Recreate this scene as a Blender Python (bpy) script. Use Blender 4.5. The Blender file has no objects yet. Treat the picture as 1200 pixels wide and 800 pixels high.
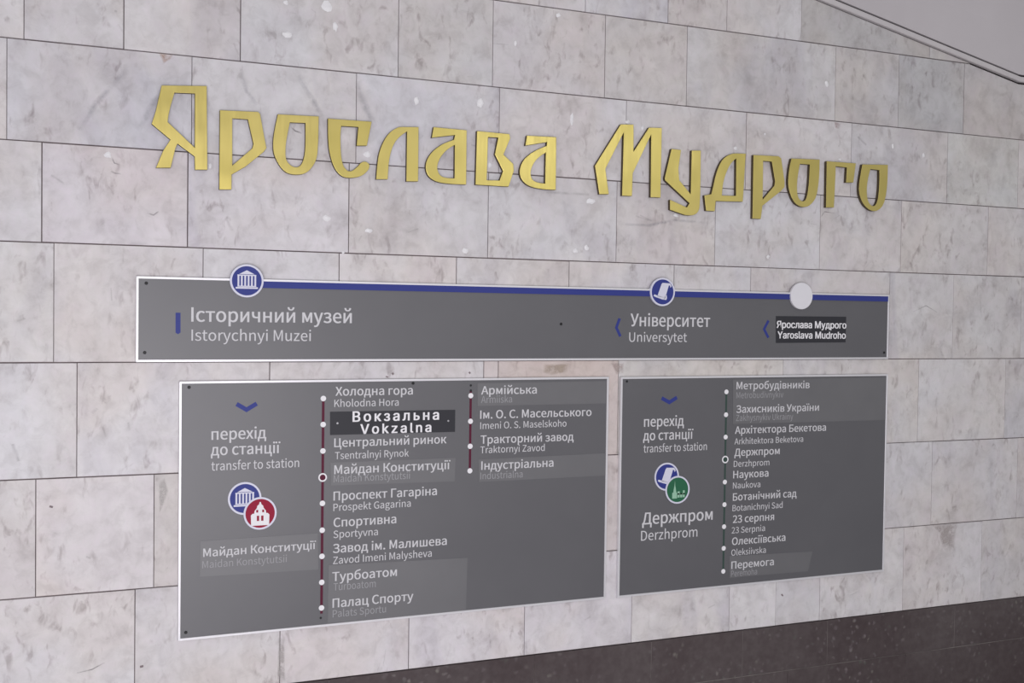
import bpy, bmesh, math, random
from mathutils import Vector, Matrix
from mathutils.geometry import tessellate_polygon

# ------------------------------------------------------------------ camera, light, exposure
SC = bpy.context.scene
COL = SC.collection
CAM = [[0.92459,-0.00299,-0.380952],[-0.380742,0.026831,-0.924292],[0.012985,0.999636,0.02367]]
cam_data = bpy.data.cameras.new('camera')
cam_data.sensor_width = 36.0
cam_data.lens = 1250.0 / 1200.0 * 36.0
cam_data.clip_start = 0.05
cam = bpy.data.objects.new('camera', cam_data)
M = Matrix(CAM).to_4x4()
M.translation = Vector((0.0, -2.9, 1.55))
cam.matrix_world = M
COL.objects.link(cam)
SC.camera = cam
SC.view_settings.view_transform = 'Standard'
SC.view_settings.look = 'None'
SC.view_settings.exposure = 0.0
SC.view_settings.gamma = 1.0
SC.view_settings.use_curve_mapping = False

world = bpy.data.worlds.new('station_hall')
world.use_nodes = True
world.node_tree.nodes['Background'].inputs['Color'].default_value = (0.985, 0.985, 1.0, 1)
world.node_tree.nodes['Background'].inputs['Strength'].default_value = 0.42
SC.world = world

def area(name, loc, target, sx, sy, power, col):
    l = bpy.data.lights.new(name, 'AREA')
    l.shape = 'RECTANGLE'; l.size = sx; l.size_y = sy; l.energy = power; l.color = col
    o = bpy.data.objects.new(name, l)
    o.location = loc
    o.rotation_euler = (Vector(target) - Vector(loc)).to_track_quat('-Z', 'Y').to_euler()
    COL.objects.link(o)
    return o
area('rear_fill_light', (-0.20, -3.9, 0.90), (0.85, 0.0, 0.60), 2.5, 1.4, 91, (1.0, 0.968, 1.01))  # unseen broad light behind the camera, set low to brighten the lower wall
area('letter_highlight_light', (3.0, -3.6, 2.75), (1.9, 0.0, 1.4), 1.1, 0.7, 10, (1.0, 1.0, 0.96))  # unseen light added to give the gold letters a highlight

# ------------------------------------------------------------------ materials
def new_mat(name, color=(0.5, 0.5, 0.5), rough=0.6, metal=0.0, spec=0.5):
    m = bpy.data.materials.new(name); m.use_nodes = True
    b = m.node_tree.nodes['Principled BSDF']
    b.inputs['Base Color'].default_value = (*color, 1)
    b.inputs['Roughness'].default_value = rough
    b.inputs['Metallic'].default_value = metal
    b.inputs['Specular IOR Level'].default_value = spec
    return m
class NT:
    def __init__(s, m): s.t = m.node_tree; s.n = s.t.nodes; s.b = s.n['Principled BSDF']
    def add(s, kind, **kw):
        n = s.n.new(kind)
        for k, v in kw.items():
            if k in n.inputs.keys(): n.inputs[k].default_value = v
            else: setattr(n, k, v)
        return n
    def link(s, a, b): s.t.links.new(a, b)
    def noise(s, vec, scale, detail=4, rough=0.6, dist=0.0):
        n = s.add('ShaderNodeTexNoise'); n.inputs['Scale'].default_value = scale; n.inputs['Detail'].default_value = detail
        n.inputs['Roughness'].default_value = rough; n.inputs['Distortion'].default_value = dist
        s.link(vec, n.inputs['Vector']); return n.outputs['Fac']
    def ramp(s, fac, stops):
        n = s.add('ShaderNodeValToRGB'); e = n.color_ramp.elements
        while len(e) < len(stops): e.new(0.5)
        for el, (p, c) in zip(e, stops):
            el.position = p; el.color = (*c, 1) if len(c) == 3 else c
        s.link(fac, n.inputs['Fac']); return n.outputs['Color']
    def mix(s, fac, a, b, mode='MIX'):
        n = s.add('ShaderNodeMix'); n.data_type = 'RGBA'; n.blend_type = mode
        for sock, v in ((n.inputs[0], fac), (n.inputs[6], a), (n.inputs[7], b)):
            if hasattr(v, 'is_linked'): s.link(v, sock)
            else: sock.default_value = v if isinstance(v, float) else (*v, 1)
        return n.outputs[2]

def marble_mat():
    m = new_mat('pale_marble', rough=0.5, spec=0.35); t = NT(m)
    geo = t.add('ShaderNodeNewGeometry').outputs['Position']
    sh = t.add('ShaderNodeAttribute', attribute_name='shift')
    tint = t.add('ShaderNodeAttribute', attribute_name='tint').outputs['Color']
    va = t.add('ShaderNodeVectorMath'); va.operation = 'ADD'; t.link(geo, va.inputs[0]); t.link(sh.outputs['Vector'], va.inputs[1])
    v = va.outputs[0]
    rot = t.add('ShaderNodeMapping'); rot.inputs['Rotation'].default_value = (0, 0.9, 0); rot.inputs['Scale'].default_value = (1, 1, 0.33); t.link(v, rot.inputs['Vector'])
    base = t.ramp(t.noise(v, 10.0, 8, 0.66, 0.35), [(0.28, (0.50, 0.475, 0.487)), (0.44, (0.605, 0.583, 0.60)), (0.58, (0.65, 0.632, 0.648)), (0.76, (0.71, 0.695, 0.712))])
    warm = t.ramp(t.noise(v, 3.1, 3, 0.5, 0.3), [(0.42, (1, 1, 1)), (0.60, (1.0, 0.972, 0.935)), (0.72, (0.985, 0.945, 0.93))])
    c = t.mix(1.0, base, warm, 'MULTIPLY')
    blot = t.ramp(t.noise(v, 24.0, 5, 0.62, 0.6), [(0.36, (0.91, 0.905, 0.905)), (0.50, (1.0, 1.0, 1.0)), (0.66, (1.035, 1.02, 1.04))])
    c = t.mix(1.0, c, blot, 'MULTIPLY')
    cool = t.ramp(t.noise(rot.outputs[0], 5.5, 3, 0.5, 0.9), [(0.52, (1, 1, 1)), (0.60, (0.93, 0.93, 0.955)), (0.68, (0.855, 0.85, 0.885)), (0.74, (0.97, 0.97, 0.98))])
    strength = t.add('ShaderNodeSeparateXYZ'); t.link(sh.outputs['Vector'], strength.inputs[0])
    fr = t.add('ShaderNodeMath'); fr.operation = 'FRACT'; t.link(strength.outputs['X'], fr.inputs[0])
    c = t.mix(fr.outputs[0], c, t.mix(1.0, c, cool, 'MULTIPLY'))
    # short dark flecks and hairline cracks
    st = t.add('ShaderNodeMapping'); st.inputs['Scale'].default_value = (1.0, 1.0, 0.5); t.link(v, st.inputs['Vector'])
    fl = t.ramp(t.noise(st.outputs[0], 42, 3, 0.55, 0.5), [(0.56, (1, 1, 1)), (0.63, (0.88, 0.865, 0.865)), (0.72, (0.66, 0.63, 0.63))])
    msk = t.ramp(t.noise(v, 4.3, 2), [(0.38, (0, 0, 0)), (0.56, (1, 1, 1))])
    c = t.mix(msk, c, t.mix(1.0, c, fl, 'MULTIPLY'))
    c = t.mix(1.0, c, tint, 'MULTIPLY')
    t.link(c, t.b.inputs['Base Color'])
    return m
def granite_mat():
    m = new_mat('dark_granite', rough=0.55, spec=0.3); t = NT(m)
    geo = t.add('ShaderNodeNewGeometry').outputs['Position']
    big = t.ramp(t.noise(geo, 2.2, 4, 0.6), [(0.35, (0.068, 0.052, 0.054)), (0.65, (0.098, 0.083, 0.084))])
    grain = t.ramp(t.noise(geo, 38, 4, 0.6), [(0.38, (0.90, 0.86, 0.87)), (0.62, (1.08, 1.07, 1.07))])
    c = t.mix(1.0, big, grain, 'MULTIPLY')
    vo = t.add('ShaderNodeTexVoronoi'); vo.inputs['Scale'].default_value = 40; wob = t.add('ShaderNodeTexNoise'); wob.inputs['Scale'].default_value = 30; t.link(geo, wob.inputs['Vector'])
    ws = t.add('ShaderNodeVectorMath'); ws.operation = 'MULTIPLY_ADD'; ws.inputs[1].default_value = (.03, .03, .03)
    t.link(wob.outputs['Color'], ws.inputs[0]); t.link(geo, ws.inputs[2]); t.link(ws.outputs[0], vo.inputs['Vector'])
    spot = t.ramp(vo.outputs['Distance'], [(0.08, (1, 1, 1)), (0.34, (0, 0, 0))])
    msk = t.ramp(t.noise(geo, 3.4, 3, 0.6), [(0.45, (0.04, 0.04, 0.04)), (0.62, (0.6, 0.6, 0.6))])
    k = t.mix(1.0, spot, msk, 'MULTIPLY')
    col = t.ramp(t.noise(geo, 25, 1), [(0.35, (0.10, 0.12, 0.10)), (0.5, (0.22, 0.18, 0.20)), (0.65, (0.26, 0.25, 0.22))])
    c = t.mix(k, c, col)
    t.link(c, t.b.inputs['Base Color'])
    return m
def mottled(name, a, b, scale, rough, spec=0.5, metal=0.0):
    m = new_mat(name, a, rough, metal, spec); t = NT(m)
    geo = t.add('ShaderNodeNewGeometry').outputs['Position']
    t.link(t.ramp(t.noise(geo, scale, 4, 0.6), [(0.35, a), (0.65, b)]), t.b.inputs['Base Color'])
    return m
def stain_mat():
    m = new_mat('stained_stone', rough=0.6); t = NT(m)
    geo = t.add('ShaderNodeNewGeometry').outputs['Position']
    at = t.add('ShaderNodeAttribute', attribute_name='tint')
    t.link(at.outputs['Color'], t.b.inputs['Base Color'])
    a = t.ramp(t.noise(geo, 38, 4, 0.6), [(0.32, (0.15, 0.15, 0.15)), (0.62, (1, 1, 1))])
    mu = t.add('ShaderNodeMath'); mu.operation = 'MULTIPLY'; t.link(a, mu.inputs[0]); t.link(at.outputs['Alpha'], mu.inputs[1])
    t.link(mu.outputs[0], t.b.inputs['Alpha'])
    return m
def brass_mat():
    m = new_mat('brushed_brass', (0.66, 0.54, 0.17), 0.40, 0.9, 0.4); t = NT(m)
    geo = t.add('ShaderNodeNewGeometry').outputs['Position']
    mp = t.add('ShaderNodeMapping'); mp.inputs['Scale'].default_value = (60, 60, 2.0); t.link(geo, mp.inputs['Vector'])
    t.link(t.ramp(t.noise(mp.outputs[0], 4, 3), [(0.3, (0.33, 0.33, 0.33)), (0.7, (0.42, 0.42, 0.42))]), t.b.inputs['Roughness'])
    t.link(t.ramp(t.noise(geo, 5, 2), [(0.35, (0.62, 0.515, 0.16)), (0.65, (0.70, 0.58, 0.20))]), t.b.inputs['Base Color'])
    bp = t.add('ShaderNodeBump'); bp.inputs['Strength'].default_value = 0.14; bp.inputs['Distance'].default_value = 0.02
    t.link(t.noise(geo, 9, 1), bp.inputs['Height']); t.link(bp.outputs['Normal'], t.b.inputs['Normal'])
    return m
MAT = {
    'marble': marble_mat(), 'granite': granite_mat(), 'stain': stain_mat(), 'brass': brass_mat(),
    'brass_edge': new_mat('dark_brass_edge', (0.085, 0.062, 0.03), 0.6, 0.3),  # letter sides, a darker brown than the faces
    'paving': mottled('grey_paving', (0.36, 0.35, 0.35), (0.46, 0.45, 0.45), 20, 0.4),
    'dusty': mottled('dusty_joint', (0.10, 0.085, 0.085), (0.22, 0.20, 0.19), 7, 0.9, 0.1),
    'grout': mottled('dark_joint', (0.13, 0.10, 0.105), (0.24, 0.20, 0.20), 9, 0.9, 0.1),
    'gap': new_mat('painted_gap_shade', (0.03, 0.024, 0.026), 0.9, 0, 0.1),
    'plaster': mottled('white_filler', (0.74, 0.73, 0.75), (0.84, 0.83, 0.85), 60, 0.8, 0.2),
    'scratch': new_mat('dark_scratch', (0.23, 0.19, 0.20), 0.9, 0, 0.1),
    'ceiling': mottled('grey_white_ceiling', (0.50, 0.47, 0.49), (0.54, 0.51, 0.53), 1.5, 0.8, 0.2),
    'trim': mottled('painted_moulding', (0.52, 0.49, 0.505), (0.58, 0.55, 0.56), 3, 0.7, 0.3),
    'board': mottled('grey_sign_board', (0.092, 0.091, 0.101), (0.102, 0.101, 0.111), 2.5, 0.46, 0.85),
    'patch': mottled('grey_sticker', (0.126, 0.125, 0.134), (0.138, 0.137, 0.146), 6, 0.48, 0.85),
    'dark': new_mat('charcoal_sticker', (0.028, 0.028, 0.035), 0.5, 0, 0.35),
    'alu': new_mat('silver_aluminium', (0.74, 0.73, 0.76), 0.38, 0.35),
    'white': new_mat('white_print', (0.61, 0.605, 0.63), 0.6, 0, 0.3),
    'bright': new_mat('bright_white_print', (0.82, 0.81, 0.84), 0.6, 0, 0.3),
    'faint': new_mat('faint_grey_print', (0.33, 0.328, 0.345), 0.6, 0, 0.3),
    'blank': new_mat('white_plastic', (0.74, 0.73, 0.77), 0.5),
    'blue': new_mat('blue_print', (0.034, 0.046, 0.235), 0.5, 0, 0.25),
    'ring': new_mat('pale_rim', (0.66, 0.66, 0.78), 0.5),
    'red': new_mat('crimson_print', (0.29, 0.008, 0.036), 0.5, 0, 0.2),
    'redline': new_mat('dark_red_print', (0.095, 0.010, 0.032), 0.5, 0, 0.2),
    'green': new_mat('green_print', (0.018, 0.125, 0.060), 0.5, 0, 0.4),
    'greenline': new_mat('dark_green_print', (0.036, 0.066, 0.056), 0.5, 0, 0.4),
    'palegreen': new_mat('pale_green_print', (0.30, 0.52, 0.38), 0.5, 0, 0.4),
    'screw': new_mat('black_screw', (0.012, 0.012, 0.014), 0.5, 0.3),
    'steel': new_mat('steel_screw', (0.40, 0.40, 0.42), 0.4, 0.6),
}

# ------------------------------------------------------------------ helpers
class MB:
    """collects faces (with a material key) into one mesh object"""
    def __init__(s): s.v = []; s.f = []; s.k = []; s.attr = []
    def poly(s, pts, key, attr=None):
        b = len(s.v); s.v += [tuple(p) for p in pts]; s.f.append(tuple(range(b, b + len(pts)))); s.k.append(key); s.attr.append(attr)
    def box(s, x0, x1, y0, y1, z0, z1, key, attr=None):
        P = [(x, y, z) for x in (x0, x1) for y in (y0, y1) for z in (z0, z1)]
        for q in ((0, 1, 3, 2), (4, 6, 7, 5), (0, 4, 5, 1), (2, 3, 7, 6), (0, 2, 6, 4), (1, 5, 7, 3)):
            s.poly([P[i] for i in q], key, attr)
    def plate(s, pts, y0, y1, key, attr=None, bev=0.0, side=None):
        """convex outline in x, z (counter-clockwise seen from the hall), from y0 at the back to y1 at the front"""
        n = len(pts); c = (sum(p[0] for p in pts) / n, sum(p[1] for p in pts) / n)
        ins = []
        for i in range(n):
            a, b, d = pts[i - 1], pts[i], pts[(i + 1) % n]
            def nrm(p, q):
                ex, ez = q[0] - p[0], q[1] - p[1]; L = math.hypot(ex, ez) or 1; return (-ez / L, ex / L)
            n1, n2 = nrm(a, b), nrm(b, d); k = 1 + n1[0] * n2[0] + n1[1] * n2[1]
            k = max(k, 0.3)
            ins.append((b[0] + bev * (n1[0] + n2[0]) / k, b[1] + bev * (n1[1] + n2[1]) / k))
        s.poly([(p[0], y1, p[1]) for p in (ins if bev else pts)], key, attr)
        yb = y1 + bev
        for i in range(n):
            j = (i + 1) % n
            if bev: s.poly([(pts[i][0], yb, pts[i][1]), (pts[j][0], yb, pts[j][1]), (ins[j][0], y1, ins[j][1]), (ins[i][0], y1, ins[i][1])], key, attr)
            s.poly([(pts[i][0], y0, pts[i][1]), (pts[j][0], y0, pts[j][1]), (pts[j][0], yb, pts[j][1]), (pts[i][0], yb, pts[i][1])], side or key, attr)
    def disc(s, cx, cz, r, y0, y1, key, n=40, bev=0.0, r0=0.0, side=None):
        P = [(cx + r * math.cos(2 * math.pi * i / n), cz + r * math.sin(2 * math.pi * i / n)) for i in range(n)]
        if r0 <= 0: s.plate(P, y0, y1, key, None, bev, side); return
        Q = [(cx + r0 * math.cos(2 * math.pi * i / n), cz + r0 * math.sin(2 * math.pi * i / n)) for i in range(n)]
        for i in range(n):
            j = (i + 1) % n
            a, b, c, d = P[i], P[j], Q[j], Q[i]
            s.poly([(a[0], y1, a[1]), (b[0], y1, b[1]), (c[0], y1, c[1]), (d[0], y1, d[1])], key)
            s.poly([(a[0], y0, a[1]), (b[0], y0, b[1]), (b[0], y1, b[1]), (a[0], y1, a[1])], key)
            s.poly([(d[0], y1, d[1]), (c[0], y1, c[1]), (c[0], y0, c[1]), (d[0], y0, d[1])], key)
    def build(s, name, parent=None, org=(0, 0, 0)):
        """org: the thing's base in the hall; the mesh is stored relative to it"""
        me = bpy.data.meshes.new(name)
        me.from_pydata([(x - org[0], y - org[1], z - org[2]) for x, y, z in s.v], [], s.f)
        keys = list(dict.fromkeys(s.k))
        for k in keys: me.materials.append(MAT[k])
        for p, k in zip(me.polygons, s.k): p.material_index = keys.index(k)
        if any(a is not None for a in s.attr):
            ta = me.attributes.new('tint', 'FLOAT_COLOR', 'CORNER'); sa = me.attributes.new('shift', 'FLOAT_VECTOR', 'CORNER')
            for p, a in zip(me.polygons, s.attr):
                col, sh = a[:2] if a is not None else ((1, 1, 1), (0, 0, 0))
                al = a[2] if a is not None and len(a) > 2 else [1] * p.loop_total
                for li, q in zip(p.loop_indices, al):
                    ta.data[li].color = (*col, q); sa.data[li].vector = sh
        me.update()
        o = bpy.data.objects.new(name, me); COL.objects.link(o)
        if parent is not None: o.parent = parent
        else: o.location = org
        return o
def empty(name, loc):
    o = bpy.data.objects.new(name, None); o.empty_display_size = 0.05; o.location = loc; COL.objects.link(o); return o
def tag(o, label=None, cat=None, group=None, kind=None):
    for k, v in (('label', label), ('category', cat), ('group', group), ('kind', kind)):
        if v: o[k] = v
    return o

# ------------------------------------------------------------------ the setting: marble wall, granite base, floor, ceiling edge
ROWZ = [0.5394,0.833,1.1288,1.4195,1.7182,1.9663,2.2145,2.464,2.713,2.962]
JOINTS = [[-2.2,-2.222,-1.8118,-1.4636,-1.1556,-0.837,-0.4895,-0.1771,0.1512,0.5241,0.8888,1.2473,1.6092,1.968,2.149,2.3271,2.6834,3.0436,3.4397,3.8315,4.1581,4.5225,4.8557,5.1764,5.4891,5.8148,6.2261,6.6256,7.0224,7.2],[-2.2,-1.9027,-1.5149,-1.1397,-0.8025,-0.4793,-0.0832,0.1967,0.55,0.92,1.2,1.62,2.02,2.33,2.8032,3.2081,3.6107,4.0163,4.3267,4.6994,5.08,5.4407,5.762,6.1188,6.4295,6.8417,7.2],[-2.2,-1.8728,-1.5041,-1.095,-0.759,-0.3933,0.0106,0.4908,1.1076,1.1531,1.5505,2.1615,2.7337,3.1396,3.5414,3.9024,4.2521,4.624,4.9757,5.2951,5.6317,6.0292,6.3344,6.64,7.0152,7.2],[-2.2,-1.8588,-1.4391,-1.098,-0.7415,-0.3773,-0.0436,0.316,0.6777,1.0198,1.3778,1.7412,2.0278,2.5978,2.8842,3.2077,3.5572,3.8815,4.2574,4.5906,4.9333,5.3229,5.6614,6.0284,6.4369,6.749,7.0564,7.2],[-2.2,-1.8329,-1.4932,-1.1647,-0.7908,-0.399,-0.0715,0.2764,0.7036,1.1153,1.5359,1.8891,2.2986,2.6423,3.0388,3.3601,3.7152,4.0203,4.404,4.8115,5.2261,5.6143,6.0295,6.3317,6.6664,7.0823,7.2],[-2.2,-2.0787,-1.6805,-1.306,-0.8928,-0.5435,-0.1505,0.2851,0.7218,1.1462,1.5634,2.0007,2.4212,2.8417,3.1769,3.4999,3.8532,4.1696,4.5154,4.9308,5.2706,5.5717,5.8771,6.1974,6.5914,6.9349,7.2],[-2.2,-1.853,-1.528,-1.1771,-0.7593,-0.4476,-0.1128,0.1179,0.4081,0.8403,1.1233,1.4878,1.7753,2.3497,2.6175,2.9106,3.2177,3.5243,3.8445,4.2257,4.5437,4.8486,5.2075,5.5374,5.9571,6.2718,6.6353,7.0282,7.2],[-2.2,-2.1032,-1.7539,-1.4249,-1.0676,-0.6491,-0.3,0.12,0.45,0.8,1.2682,1.4192,1.7046,1.9197,2.2068,2.7512,3.0556,3.4061,3.7359,4.1426,4.5423,4.9021,5.2059,5.5364,5.8655,6.1905,6.5183,6.9227,7.2],[-2.2,-2.2213,-1.8024,-1.4346,-1.0232,-0.717,-0.4,0,0.35,0.7,1.1,1.5,1.9,2.2484,2.6565,3.035,3.4299,3.8193,4.1786,4.4897,4.815,5.2199,5.6279,6.0388,6.3792,6.758,7.1539,7.2]]
TINTS = [[2.7915,2.4724,[0.86,0.86,0.85]],[2.8499,2.4666,[0.86,0.86,0.85]],[0.0479,2.0956,[0.93,0.94,0.97]],[-0.0501,1.8332,[1,0.98,1]],[0.9734,2.3246,[0.93,0.94,0.94]],[1.2924,2.3343,[0.96,0.95,0.95]],[2.7577,2.3124,[0.79,0.8,0.8]],[2.4784,2.3166,[0.9,0.9,0.89]],[2.4196,2.5107,[0.8,0.8,0.79]],[1.7882,2.4665,[0.94,0.93,0.93]],[1.3344,1.3995,[0.95,0.87,0.82]],[1.5405,0.9515,[0.96,0.91,0.88]],[1.129,1.3958,[0.96,0.91,0.89]],[1.8408,1.3964,[1.0,1.0,0.96]],[2.4482,1.3926,[1,1,0.98]],[2.0804,2.3079,[0.9,0.91,0.9]],[3.0356,2.2456,[0.87,0.86,0.85]],[0.2278,0.9833,[0.93,0.93,0.92]],[0.0315,0.9959,[1.03,1.01,1.0]],[-0.0884,1.6201,[1.0,1.02,1.02]],[0.4959,1.9315,[1.0,0.99,1.0]],[0.9249,2.1273,[0.96,0.97,1.0]],[1.3235,2.1106,[1.0,1.0,1.01]],[2.7397,1.5995,[0.98,0.98,0.97]],[3.0566,1.5736,[0.97,0.97,0.96]],[2.944,1.2981,[1.02,1.03,1.03]],[2.6135,2.0664,[0.95,0.95,0.95]],[1.5179,2.4354,[0.93,0.93,0.93]],[1.6389,2.2926,[0.95,0.95,0.94]],[2.9215,0.718,[1.06,1.06,1.06]],[1.7307,0.6299,[1.06,1.06,1.05]],[1.0461,0.6316,[1.06,1.05,1.06]],[1.3751,0.5983,[1.06,1.05,1.06]],[2.0514,0.6139,[1.06,1.06,1.05]],[0.6939,0.6195,[1.03,1.02,1.03]],[2.4676,0.6343,[1.06,1.06,1.05]],[3.124,2.0374,[0.94,0.96,0.94]],[1.9798,2.4071,[0.93,0.93,0.92]],[2.8099,1.8401,[0.98,0.97,0.95]]]
CHIPS = [[0.5264,2.3828,0.007,0.007],[0.635,2.3846,0.0162,0.0162],[0.6613,2.3346,0.007,0.0139],[0.5294,2.2967,0.0139,0.0093],[0.0806,1.9448,0.0093,0.0093],[0.6425,1.8105,0.0116,0.0093],[1.0862,2.1638,0.0104,0.0139],[0.8943,2.1534,0.007,0.0116],[0.76,1.7829,0.0116,0.007],[1.0453,1.7373,0.0116,0.0081],[1.3968,1.7497,0.0093,0.0081],[1.4338,1.7601,0.0081,0.0093],[1.4459,1.8995,0.0139,0.0093],[1.3296,2.444,0.0093,0.007],[1.1938,2.3461,0.0046,0.0093],[1.567,2.148,0.0081,0.007],[1.6208,2.1341,0.007,0.0081],[1.9606,2.0956,0.0081,0.007],[2.3129,2.334,0.0081,0.0104],[2.0928,1.755,0.007,0.007],[2.5964,2.1498,0.0046,0.0093],[0.7531,1.9926,0.0116,0.0093],[0.3319,1.9333,0.0058,0.0081],[1.7441,1.8726,0.0093,0.007],[1.3792,2.1404,0.007,0.0186],[2.0707,2.1503,0.0046,0.0046],[2.3734,2.0881,0.007,0.0046],[2.7324,2.1272,0.0058,0.0093],[1.1184,1.9884,0.0058,0.0093],[0.6884,1.7188,0.0046,0.0046]]
MARKS = [[[[0.0917,1.9381],[0.0969,1.9255],[0.1101,1.9209]],0.003,0],[[[0.0888,1.9044],[0.099,1.8997],[0.1133,1.8984]],0.0035,0],[[[0.1755,1.804],[0.1922,1.7982],[0.2047,1.8076]],0.0037,0],[[[0.5428,2.0525],[0.5544,2.042],[0.5717,2.0364]],0.0042,0],[[[0.9056,2.0465],[0.9156,2.058]],0.0037,0],[[[1.0597,2.0421],[1.0728,2.0394]],0.0046,0],[[[0.5266,2.3578],[0.5541,2.3566]],0.0037,0],[[[0.5955,2.373],[0.6071,2.3652]],0.0037,0],[[[1.0245,1.9359],[1.0326,1.9119]],0.0023,0],[[[0.8317,1.3867],[0.8354,1.3814]],0.006,1],[[[1.0615,1.3873],[1.0655,1.3824]],0.0051,1],[[[0.8132,1.3763],[0.8206,1.3744]],0.0037,1],[[[2.2975,1.8907],[2.3145,1.9114],[2.3567,1.9077]],0.0037,0],[[[2.2599,1.8692],[2.2842,1.8675]],0.0037,0],[[[2.3467,1.8845],[2.3781,1.9031]],0.0032,0],[[[1.1217,2.3383],[1.1724,2.3401]],0.0028,0],[[[1.6017,1.8632],[1.6469,1.8522]],0.0037,0],[[[0.0126,0.6316],[0.0488,0.6362],[0.0793,0.6503]],0.003,0],[[[0.1641,0.6296],[0.1725,0.6309]],0.0058,1],[[[0.09,1.6092],[0.0921,1.5767]],0.0032,0],[[[-0.1267,1.5224],[-0.1075,1.5289]],0.0042,0],[[[0.0337,0.9261],[0.0438,0.921]],0.0051,0],[[[-0.0521,1.0593],[-0.0442,1.0567]],0.0051,1],[[[0.0954,2.3083],[0.1015,2.308]],0.0056,0],[[[0.8143,0.558],[0.8213,0.6058]],0.0023,0],[[[2.0003,2.2104],[1.9992,2.1857]],0.0037,0],[[[2.1702,0.6428],[2.1772,0.6365]],0.0051,1],[[[2.7021,1.5841],[2.7587,1.6058],[2.8096,1.5826]],0.0028,0],[[[3.0055,1.6494],[3.0162,1.567]],0.0035,0],[[[1.4464,0.6277],[1.4666,0.6363]],0.0042,0],[[[1.8882,0.6234],[1.9137,0.6321]],0.0042,0],[[[2.9547,0.6756],[2.9791,0.6675]],0.0035,0],[[[2.4536,0.615],[2.4825,0.6212]],0.0032,0],[[[0.5623,2.1928],[0.6046,2.1232],[0.6236,2.0855]],0.0139,0],[[[0.4112,2.1848],[0.4271,2.1346],[0.4496,2.1005]],0.0116,0],[[[0.7246,2.1923],[0.7469,2.1239],[0.7717,2.0671]],0.0186,0],[[[0.1497,2.0137],[0.1826,2.0687],[0.2282,2.1383]],0.0162,0],[[[0.0123,2.003],[0.0519,2.0703],[0.1285,2.1635]],0.0128,0],[[[1.5518,1.8374],[1.6472,1.8364],[1.7382,1.8564],[1.8696,1.8517]],0.0084,0],[[[1.6166,1.8665],[1.659,1.8501]],0.0035,0],[[[-0.0502,1.8861],[-0.0208,1.8667]],0.0056,0],[[[2.4462,2.1705],[2.4829,2.1445]],0.0074,0],[[[0.3741,1.8002],[0.3898,1.7671]],0.0074,0],[[[1.2986,1.9195],[1.4398,1.9197]],0.0074,0],[[[0.7312,1.7533],[0.7408,1.7679]],0.0046,0],[[[0.8734,1.7829],[0.9035,1.7938]],0.0046,0],[[[-0.1357,1.2185],[-0.1222,1.1757]],0.0074,0],[[[0.071,1.2551],[0.0792,1.2288]],0.0046,0],[[[0.0466,1.2905],[0.0587,1.3033]],0.0074,0],[[[0.1323,1.2644],[0.1365,1.2445]],0.006,0]]
STAINS = [[[[0.2027,2.2145],[0.2383,2.2138],[0.23,2.1998],[0.2154,2.1885]],[0.5,0.33,0.25]],[[[2.808,0.8324],[2.922,0.8344],[2.919,0.804],[2.9086,0.7496],[2.8814,0.7332],[2.8572,0.7532],[2.84,0.803]],[0.46,0.41,0.4]],[[[0.5193,0.6663],[0.5354,0.6646],[0.5387,0.5494],[0.5179,0.5519]],[0.47,0.44,0.43]],[[[1.3007,1.4074],[1.3851,1.4095],[1.3742,1.3839],[1.3236,1.3766],[1.2983,1.3845]],[0.45,0.37,0.3]],[[[1.5238,1.4114],[1.5681,1.4112],[1.5656,1.3797],[1.542,1.3773]],[0.46,0.38,0.36]],[[[0.2081,1.1048],[0.2228,1.1174],[0.2315,1.0836],[0.219,1.0463],[0.2106,1.0289]],[0.5,0.48,0.47]],[[[2.3456,2.2139],[2.374,2.2077],[2.3673,2.1901],[2.3532,2.1918]],[0.5,0.4,0.4]]]
CEIL = [(0.4, 2.9910), (2.2492, 2.6100), (3.1668, 2.4210), (7.2, 2.4210)]   # lower edge of the moulding along the wall
def ceil_z(x):
    for (xa, za), (xb, zb) in zip(CEIL, CEIL[1:]):
        if x <= xb: return za + (zb - za) * (x - xa) / (xb - xa)
    return CEIL[-1][1]
def clip(poly, a, b, c):
    """keep a*x + b*z <= c"""
    out = []
    for i, p in enumerate(poly):
        q = poly[(i + 1) % len(poly)]; dp = a * p[0] + b * p[1] - c; dq = a * q[0] + b * q[1] - c
        if dp <= 0: out.append(p)
        if dp * dq < 0:
            t = dp / (dp - dq); out.append((p[0] + t * (q[0] - p[0]), p[1] + t * (q[1] - p[1])))
    return out
random.seed(11)
W = MB()
W.poly([(-2.2, .006, 0), (7.2, .006, 0), (7.2, .006, 3.05), (-2.2, .006, 3.05)], 'grout')
W.poly([(-2.2, .10, 0), (-2.2, .10, 3.05), (7.2, .10, 3.05), (7.2, .10, 0)], 'grout')
W.poly([(-2.2, .006, 3.05), (7.2, .006, 3.05), (7.2, .10, 3.05), (-2.2, .10, 3.05)], 'grout')
W.poly([(-2.2, .006, 0), (-2.2, .006, 3.05), (-2.2, .10, 3.05), (-2.2, .10, 0)], 'grout')
W.poly([(7.2, .006, 0), (7.2, .10, 0), (7.2, .10, 3.05), (7.2, .006, 3.05)], 'grout')
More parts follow.
